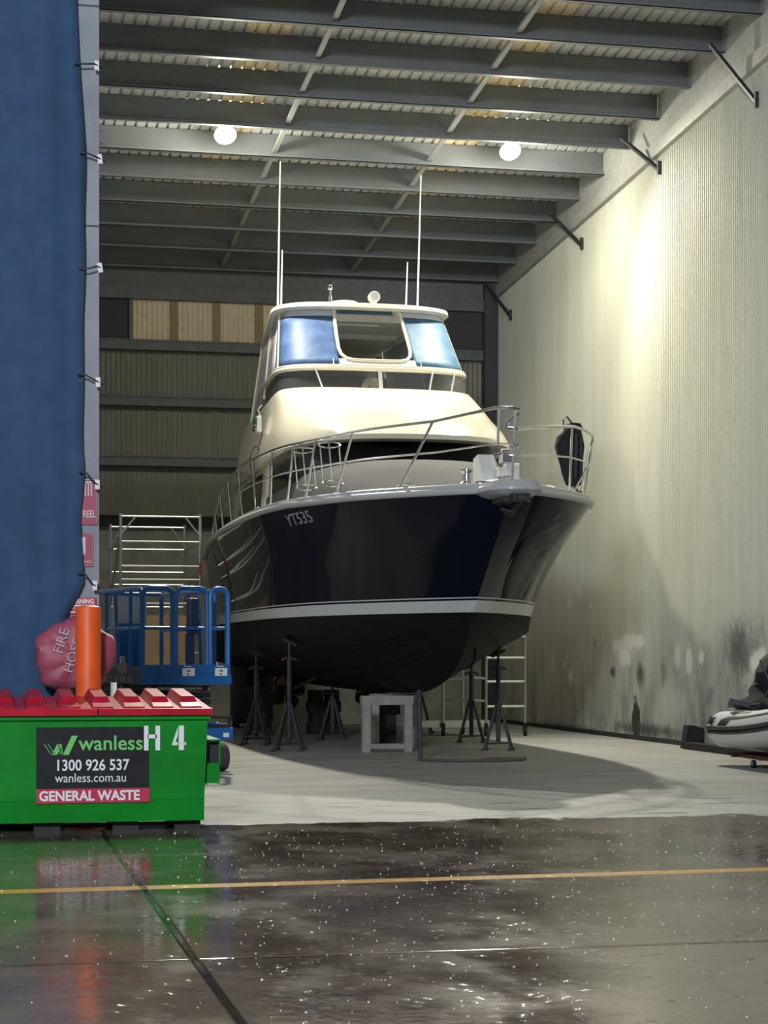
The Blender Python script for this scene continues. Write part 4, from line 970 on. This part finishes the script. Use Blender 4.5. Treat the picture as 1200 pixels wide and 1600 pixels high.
# ------------------------------------------------------------------ bollard, hose reel, signs, curtain
b = MB(); b.lathe([(0.106, 0), (0.106, 1.745), (0.100, 1.762), (0.06, 1.775), (0.0, 1.778)], (0.94, 16.37, 0), n=32)
tag(b.build('bollard', orange, None, True), 'tall orange steel bollard standing behind the green bin', 'bollard')
b = MB(); b.prism([(1.135, 16.75, 0), (1.225, 16.75, 0), (1.205, 16.75, 1.12), (1.155, 16.75, 1.12)], (0, 0.06, 0)); tag(b.build('marker_post', white), 'short white marker post right of the orange bollard', 'post')
hc = empty('hose_reel_cover', (0.83, 16.84, 1.36), 'faded red vinyl cover over a fire hose reel, behind the bollard', 'hose reel cover')
b = MB(); rows = []
prof = [(0.02, 0.0), (0.22, -0.005), (0.30, 0.02), (0.335, 0.09), (0.335, 0.2), (0.31, 0.26), (0.30, 0.30)]
for j, (r, y) in enumerate(prof):
    row = []
    for k in range(40):
        th = 2*PI*k/40; rr = r*(1+0.05*math.sin(5*th+0.6)*(r/0.33)+0.035*math.sin(11*th+j))*(1.0+0.10*max(0, math.cos(th-0.35))**4)
        row.append((rr*math.cos(th)*0.98, -0.31+y+0.012*math.sin(7*th+j), rr*math.sin(th)*0.93-(0.04*abs(math.cos(th)) if math.sin(th) < 0 else 0)))
    rows.append(row)
R = b.grid(rows, closed=True); b.bm.faces.new(R[0]); b.bm.faces.new(R[-1])
b.build('cover', hosepink, hc, True, 50)
M0 = Matrix.Translation((0.0, -0.325, 0.0)) @ FRONT @ Matrix.Rotation(math.radians(72), 4, 'Z')
b = MB(); b.text('FIRE', 0.12, M0 @ Matrix.Translation((-0.03, 0.10, 0)), 0.0, 0.002); b.text('HOSE', 0.12, M0 @ Matrix.Translation((-0.16, -0.03, 0)), 0.0, 0.002); b.text('REEL', 0.12, M0 @ Matrix.Translation((-0.12, -0.16, 0)), 0.0, 0.002)
b.build('cover_lettering', mat('faded_white', (0.50, 0.42, 0.45), 0.6), hc)
b = MB(); b.mm((-0.08, -0.05, -0.75), (0.0, 0.0, -0.2)); b.cyl((-0.05, -0.12, -0.5), (-0.05, -0.12, -0.3), 0.025); b.tube([(-0.05, -0.12, -0.3), (-0.05, -0.1, -0.9), (-0.05, -0.06, -1.36)], 0.018); b.build('hose_pipe', galv, hc, True)
# signs on the wall end
sg = empty('wall_sign', (0.90, 16.99, 2.70), 'faded red fire hose reel sign on the grey wall end, topmost', 'sign')
b = MB(); b.mm((-0.17, -0.006, -0.20), (0.155, 0, 0.205)); b.build('plate', signpink, sg)
b = MB()
for k in range(7): b.mm((-0.06+k*0.026, -0.009, 0.05), (-0.05+k*0.026, -0.006, 0.17))
b.mm((-0.10, -0.009, 0.165), (0.11, -0.006, 0.18)); b.mm((0.148, -0.008, -0.19), (0.152, -0.006, 0.195)); b.mm((-0.165, -0.008, 0.193), (0.152, -0.006, 0.197)); b.build('pictogram', mat('sign_white', (0.62, 0.58, 0.60), 0.5), sg)
b = MB(); b.text('FIRE HOSE REEL', 0.088, front(0.14, -0.007, -0.135), 0.001, 0.001, 'RIGHT', 0.62); b.build('sign_lettering', MATS['sign_white'], sg)
sg = empty('wall_sign', (0.90, 16.99, 2.28), 'small faded red extinguisher sign below the hose reel sign', 'sign')
b = MB(); b.mm((-0.14, -0.006, -0.145), (0.12, 0, 0.14)); b.build('plate', signpink, sg)
b = MB(); b.mm((0.0, -0.009, -0.04), (0.05, -0.006, 0.11), 0.0); b.mm((0.115, -0.008, -0.14), (0.118, -0.006, 0.135)); b.mm((-0.13, -0.008, -0.14), (0.118, -0.006, -0.137)); b.build('pictogram', MATS['sign_white'], sg)
b = MB(); b.text('FIRE', 0.03, front(0.03, -0.007, -0.08), 0, 0.001, 'RIGHT'); b.text('EXTINGUISHER', 0.03, front(0.10, -0.007, -0.115), 0, 0.001, 'RIGHT'); b.build('sign_lettering', MATS['sign_white'], sg)
sg = empty('wall_sign', (0.92, 16.99, 1.79), 'bright red warning sign low on the wall end above the bollard', 'sign')
b = MB(); b.mm((-0.20, -0.006, -0.075), (0.125, 0, 0.07)); b.build('plate', signred, sg)
b = MB(); b.text('WARNING', 0.055, front(0.105, -0.007, 0.02), 0.002, 0.001, 'RIGHT', 0.9); b.mm((-0.19, -0.008, -0.005), (0.115, -0.006, 0.008)); b.mm((-0.19, -0.008, -0.06), (0.115, -0.006, -0.05)); b.text('UNAUTHORISED ENTRY', 0.028, front(0.11, -0.007, -0.035), 0, 0.001, 'RIGHT', 0.8); b.build('sign_lettering', white, sg)

# blue shade cloth curtain
edge = [(0.0, 0.70), (0.9, 0.70), (1.2, 0.71), (1.50, 0.74), (1.72, 0.80), (1.90, 0.90), (1.98, 0.93), (2.1, 0.93), (2.35, 0.915), (2.6, 0.91), (2.92, 0.94), (3.2, 0.925), (3.75, 0.93), (4.3, 0.925), (4.75, 0.94), (5.2, 0.935), (5.7, 0.95), (6.0, 0.935), (6.5, 0.90), (7.2, 0.87), (9.2, 0.85)]
b = MB(); rows = []
for j in range(70):
    z = 0.04+9.0*j/69; ex = interp(edge, z); row = []
    for i in range(41):
        t = i/40; x = -2.4+(ex+2.4)*t
        y = 16.93+0.022*math.sin(x*9+0.6*math.sin(z*0.8))+0.018*math.sin(x*23+z*0.5)+0.015*math.sin(z*1.7+x*3)
        row.append((x, min(y, 16.97), z))
    rows.append(row)
b.grid(rows); cu = b.build('curtain', bluecloth, None, True, 70, solid=0.006); tag(cu, 'large blue shade cloth curtain hanging at the left', 'curtain')
tl = ['topmost', 'second from the top', 'third from the top', 'fourth from the top', 'beside the hose reel sign', 'lowest, above the warning sign']
for i, (px, py, dz) in enumerate(((151, 102, 0.0), (156, 248, 0.04), (156, 418, -0.02), (153, 597, 0.06), (152, 757, 0.10), (148, 915, 0.10))):
    d = 16.55+0.2; x = (px+40)*d/3067; z = 1.35+(1025-py)/3000*d; ex = interp(edge, z+dz)
    r = empty('curtain_tie', (x, 16.945, z), 'black bungee tie with white tag on the curtain edge, '+tl[i], 'bungee tie', 'bungee ties along the blue curtain')
    c = MB(); c.tube([(ex-x-0.05, -0.03, dz), (ex-x+0.01, -0.06, dz), (-0.02, -0.045, 0.01), (0.045, -0.03, -0.02)], 0.008, 6); c.build('cord', black, r, True)
    c = MB(); c.box((0, -0.03, 0), (0.042, 0.03, 0.085), Matrix.Rotation(math.radians((0, -8, -14, 0, 0, 0)[i]), 4, 'Y'), 0.004); c.build('tag', white, r)

# ------------------------------------------------------------------ inflatable dinghy on its trolley
dg = empty('inflatable_dinghy', (9.60, 22.45, 0), 'white and grey inflatable dinghy on a low trolley at the right', 'dinghy', rz=math.radians(180))
# local: y forward (towards the bow), x sideways
def tubepath(dx=0.0, dz=0.0):
    P = []
    for y in (0.0, 0.5, 1.0, 1.5, 1.9): P.append((0.48+dx, y, 0.44+0.12*(y/1.9)**2+dz))
    for i in range(1, 8):
        th = PI*i/8; P.append(((0.48+dx)*math.cos(th), 1.9+(0.75+dx)*math.sin(th), 0.56+0.08*math.sin(th)+dz))
    for y in (1.9, 1.5, 1.0, 0.5, 0.0): P.append((-0.48-dx, y, 0.44+0.12*(y/1.9)**2+dz))
    return P
P = tubepath(); ends = [(0.48, -0.13, 0.435), (0.48, -0.19, 0.43)]; e2 = [(-0.48, -0.13, 0.435), (-0.48, -0.19, 0.43)]
full = list(reversed(ends))+P+e2; rad = [0.10, 0.19]+[0.225]*len(P)+[0.19, 0.10]
b = MB(); b.tube(full, rad, 20); b.build('tube', rubgrey, dg, True, 60)
rs = MB(); q = [(p[0]*1.0, p[1], p[2]) for p in tubepath(0.222, 0.02)]
q = [(0.55, -0.20, 0.445)] + q + [(-0.55, -0.20, 0.445)]
rs.tube(q, 0.030, 8); rs.tube([(p[0], p[1], p[2]-0.05) for p in q], 0.022, 8); rs.build('rub_strake', charcoal, dg, True)['label'] = 'black rub strake'
b = MB()
def onside(y, ang, r=0.229): return (0.48+r*math.cos(ang), y, 0.44+0.12*(max(y, 0)/1.9)**2+r*math.sin(ang))
def sidepatch(poly, m, name):
    bb = MB()
    rows = []
    for (y0, y1, an) in poly: rows.append([onside(y0+(y1-y0)*k/6, math.radians(an)) for k in range(7)])
    bb.grid(rows); return bb.build(name, m, dg, True, 60, 0.004)
pt = sidepatch([(0.28, 0.52, 3), (0.30, 0.58, 18), (0.34, 0.66, 34), (0.42, 2.0, 40), (0.5, 2.0, 47)], charcoal, 'maker_patch')
b = MB(); b.lathe([(0, 0), (0.05, 0), (0.05, 0.02), (0.02, 0.03), (0, 0.03)], onside(0.08, math.radians(28), 0.225), 'X', 14); b.tube([Vector(onside(0.03, 0.7, 0.24)), Vector(onside(0.08, 0.3, 0.27)), Vector(onside(0.14, 0.7, 0.24))], 0.012); b.build('lifting_ring', standsteel, dg, True)
sidepatch([(0.48, 1.0, 62), (0.58, 1.02, 70)], hullgrey, 'faint_lettering')
b = MB(); rows = []
for y in (0.0, 0.6, 1.2, 1.8, 2.3, 2.6):
    wv = 0.5*(1-(max(0, y-1.2)/1.5)**2); zl = 0.20+0.16*(max(0, y-1.2)/1.4)**2
    rows.append([(wv, y, zl+0.16), (wv*0.6, y, zl+0.03), (0, y, zl-0.03), (-wv*0.6, y, zl+0.03), (-wv, y, zl+0.16)])
b.grid(rows); b.build('hull', hullgrey, dg, True, 60, 0.02)
b = MB(); b.mm((-0.42, 0.02, 0.25), (0.42, 0.07, 0.66)); b.build('transom', charcoal, dg)
# trolley
tr = empty('trolley', (9.60, 22.45, 0), 'low rusty trolley with castors carrying the inflatable dinghy', 'trolley', rz=math.radians(180))
b = MB()
for x in (-0.4, 0.4): b.mm((x-0.04, 0.1, 0.11), (x+0.04, 2.1, 0.15))
for y in (0.3, 1.1, 1.9): b.mm((-0.5, y-0.04, 0.11), (0.5, y+0.04, 0.14))
b.build('frame', rust, tr)
for s in (-1, 1):
    b = MB(); b.mm((s*0.15, 0.25, 0.15), (s*0.62, 0.42, 0.166)); b.build('padding', black, tr)
for x in (-0.43, 0.43):
    for y in (0.78, 1.9):
        b = MB(); b.cyl((x-0.018, y, 0.05), (x+0.018, y, 0.05), 0.05, 16); wv = b.build('castor', black, tr, True)
        b = MB(); b.cyl((x-0.02, y, 0.05), (x+0.02, y, 0.05), 0.022, 12); b.bar((x+0.024, y, 0.05), (x+0.024, y, 0.12), 0.006, 0.03); b.build('hub', galv, wv)
# dark wedge by the wall
b = MB(); b.prism([(10.10, 26.4, 0), (10.40, 26.4, 0), (10.40, 26.4, 0.30), (10.24, 26.4, 0.34), (10.15, 26.4, 0.34)], (0, 0.18, 0)); tag(b.build('wheel_chock', timberdark), 'dark wedge block on the floor against the wall behind the dinghy', 'chock')
b = MB(); b.mm((10.05, 23.6, 0), (10.19, 26.35, 0.10)); tag(b.build('plank', timberdark), 'long dark timber plank lying along the wall foot behind the dinghy', 'plank')

# black covered bundle on the dinghy
bd_ = empty('covered_bundle', (9.58, 22.1, 0.68), 'black crumpled covered bundle strapped on top of the dinghy', 'bundle')
b = MB(); rows = []
rb = random.Random(3)
for (z, r, ox) in ((0.0, 0.02, 0.0), (0.01, 0.40, 0.0), (0.08, 0.44, 0.0), (0.16, 0.34, 0.05), (0.30, 0.30, 0.10), (0.48, 0.30, 0.12), (0.62, 0.26, 0.14), (0.72, 0.17, 0.15), (0.76, 0.03, 0.15)):
    rows.append([(ox+r*math.cos(2*PI*k/22)*(1+0.13*rb.uniform(-1, 1)), r*1.1*math.sin(2*PI*k/22)*(1+0.13*rb.uniform(-1, 1)), z+0.02*rb.uniform(-1, 1)*(1 if 0.02 < z < 0.7 else 0)) for k in range(22)])
b.grid(rows, closed=True); o = b.build('cover', blackcloth, bd_, True, 30)
b = MB(); b.prism([(-0.62, -0.15, 0.10), (-0.30, -0.28, 0.02), (-0.30, 0.1, 0.02), (-0.55, 0.05, 0.04)], (0.02, 0, 0.06)); b.build('flap', black, bd_)
b = MB(); b.tube([(-0.34, -0.1, 0.22), (-0.30, -0.1, 0.30), (-0.22, -0.1, 0.33)], 0.012); b.tube([(-0.25, -0.25, 0.62), (-0.15, -0.36, 0.3), (-0.3, -0.3, 0.05)], 0.014); b.build('strap', charcoal, bd_)

# ------------------------------------------------------------------ rain splashes on the wet apron
water = mat('splash_water', (0.80, 0.80, 0.78), 0.1, spec=1.0)
b = MB(); rr = random.Random(11)
cnt = 0
while cnt < 900:
    y = 6.2+rr.random()**0.8*8.6; x = 0.1+rr.random()*(y*0.45)
    if rr.random() > (0.35 if x < 1.2 else 1.0): continue
    s = rr.uniform(0.0010, 0.0030)*(1+0.04*y)
    M = Matrix.Translation((x, y, s*0.5)) @ Matrix.Rotation(rr.random()*PI, 4, 'Z') @ Matrix.Diagonal((s*rr.uniform(1, 2.2), s, s*rr.uniform(0.5, 1.1), 1))
    bmesh.ops.create_icosphere(b.bm, subdivisions=1, radius=1.0, matrix=M); cnt += 1
tag(b.build('rain_splashes', water, None, True), 'tiny white rain splashes scattered over the wet ground', 'rain', None, 'stuff')
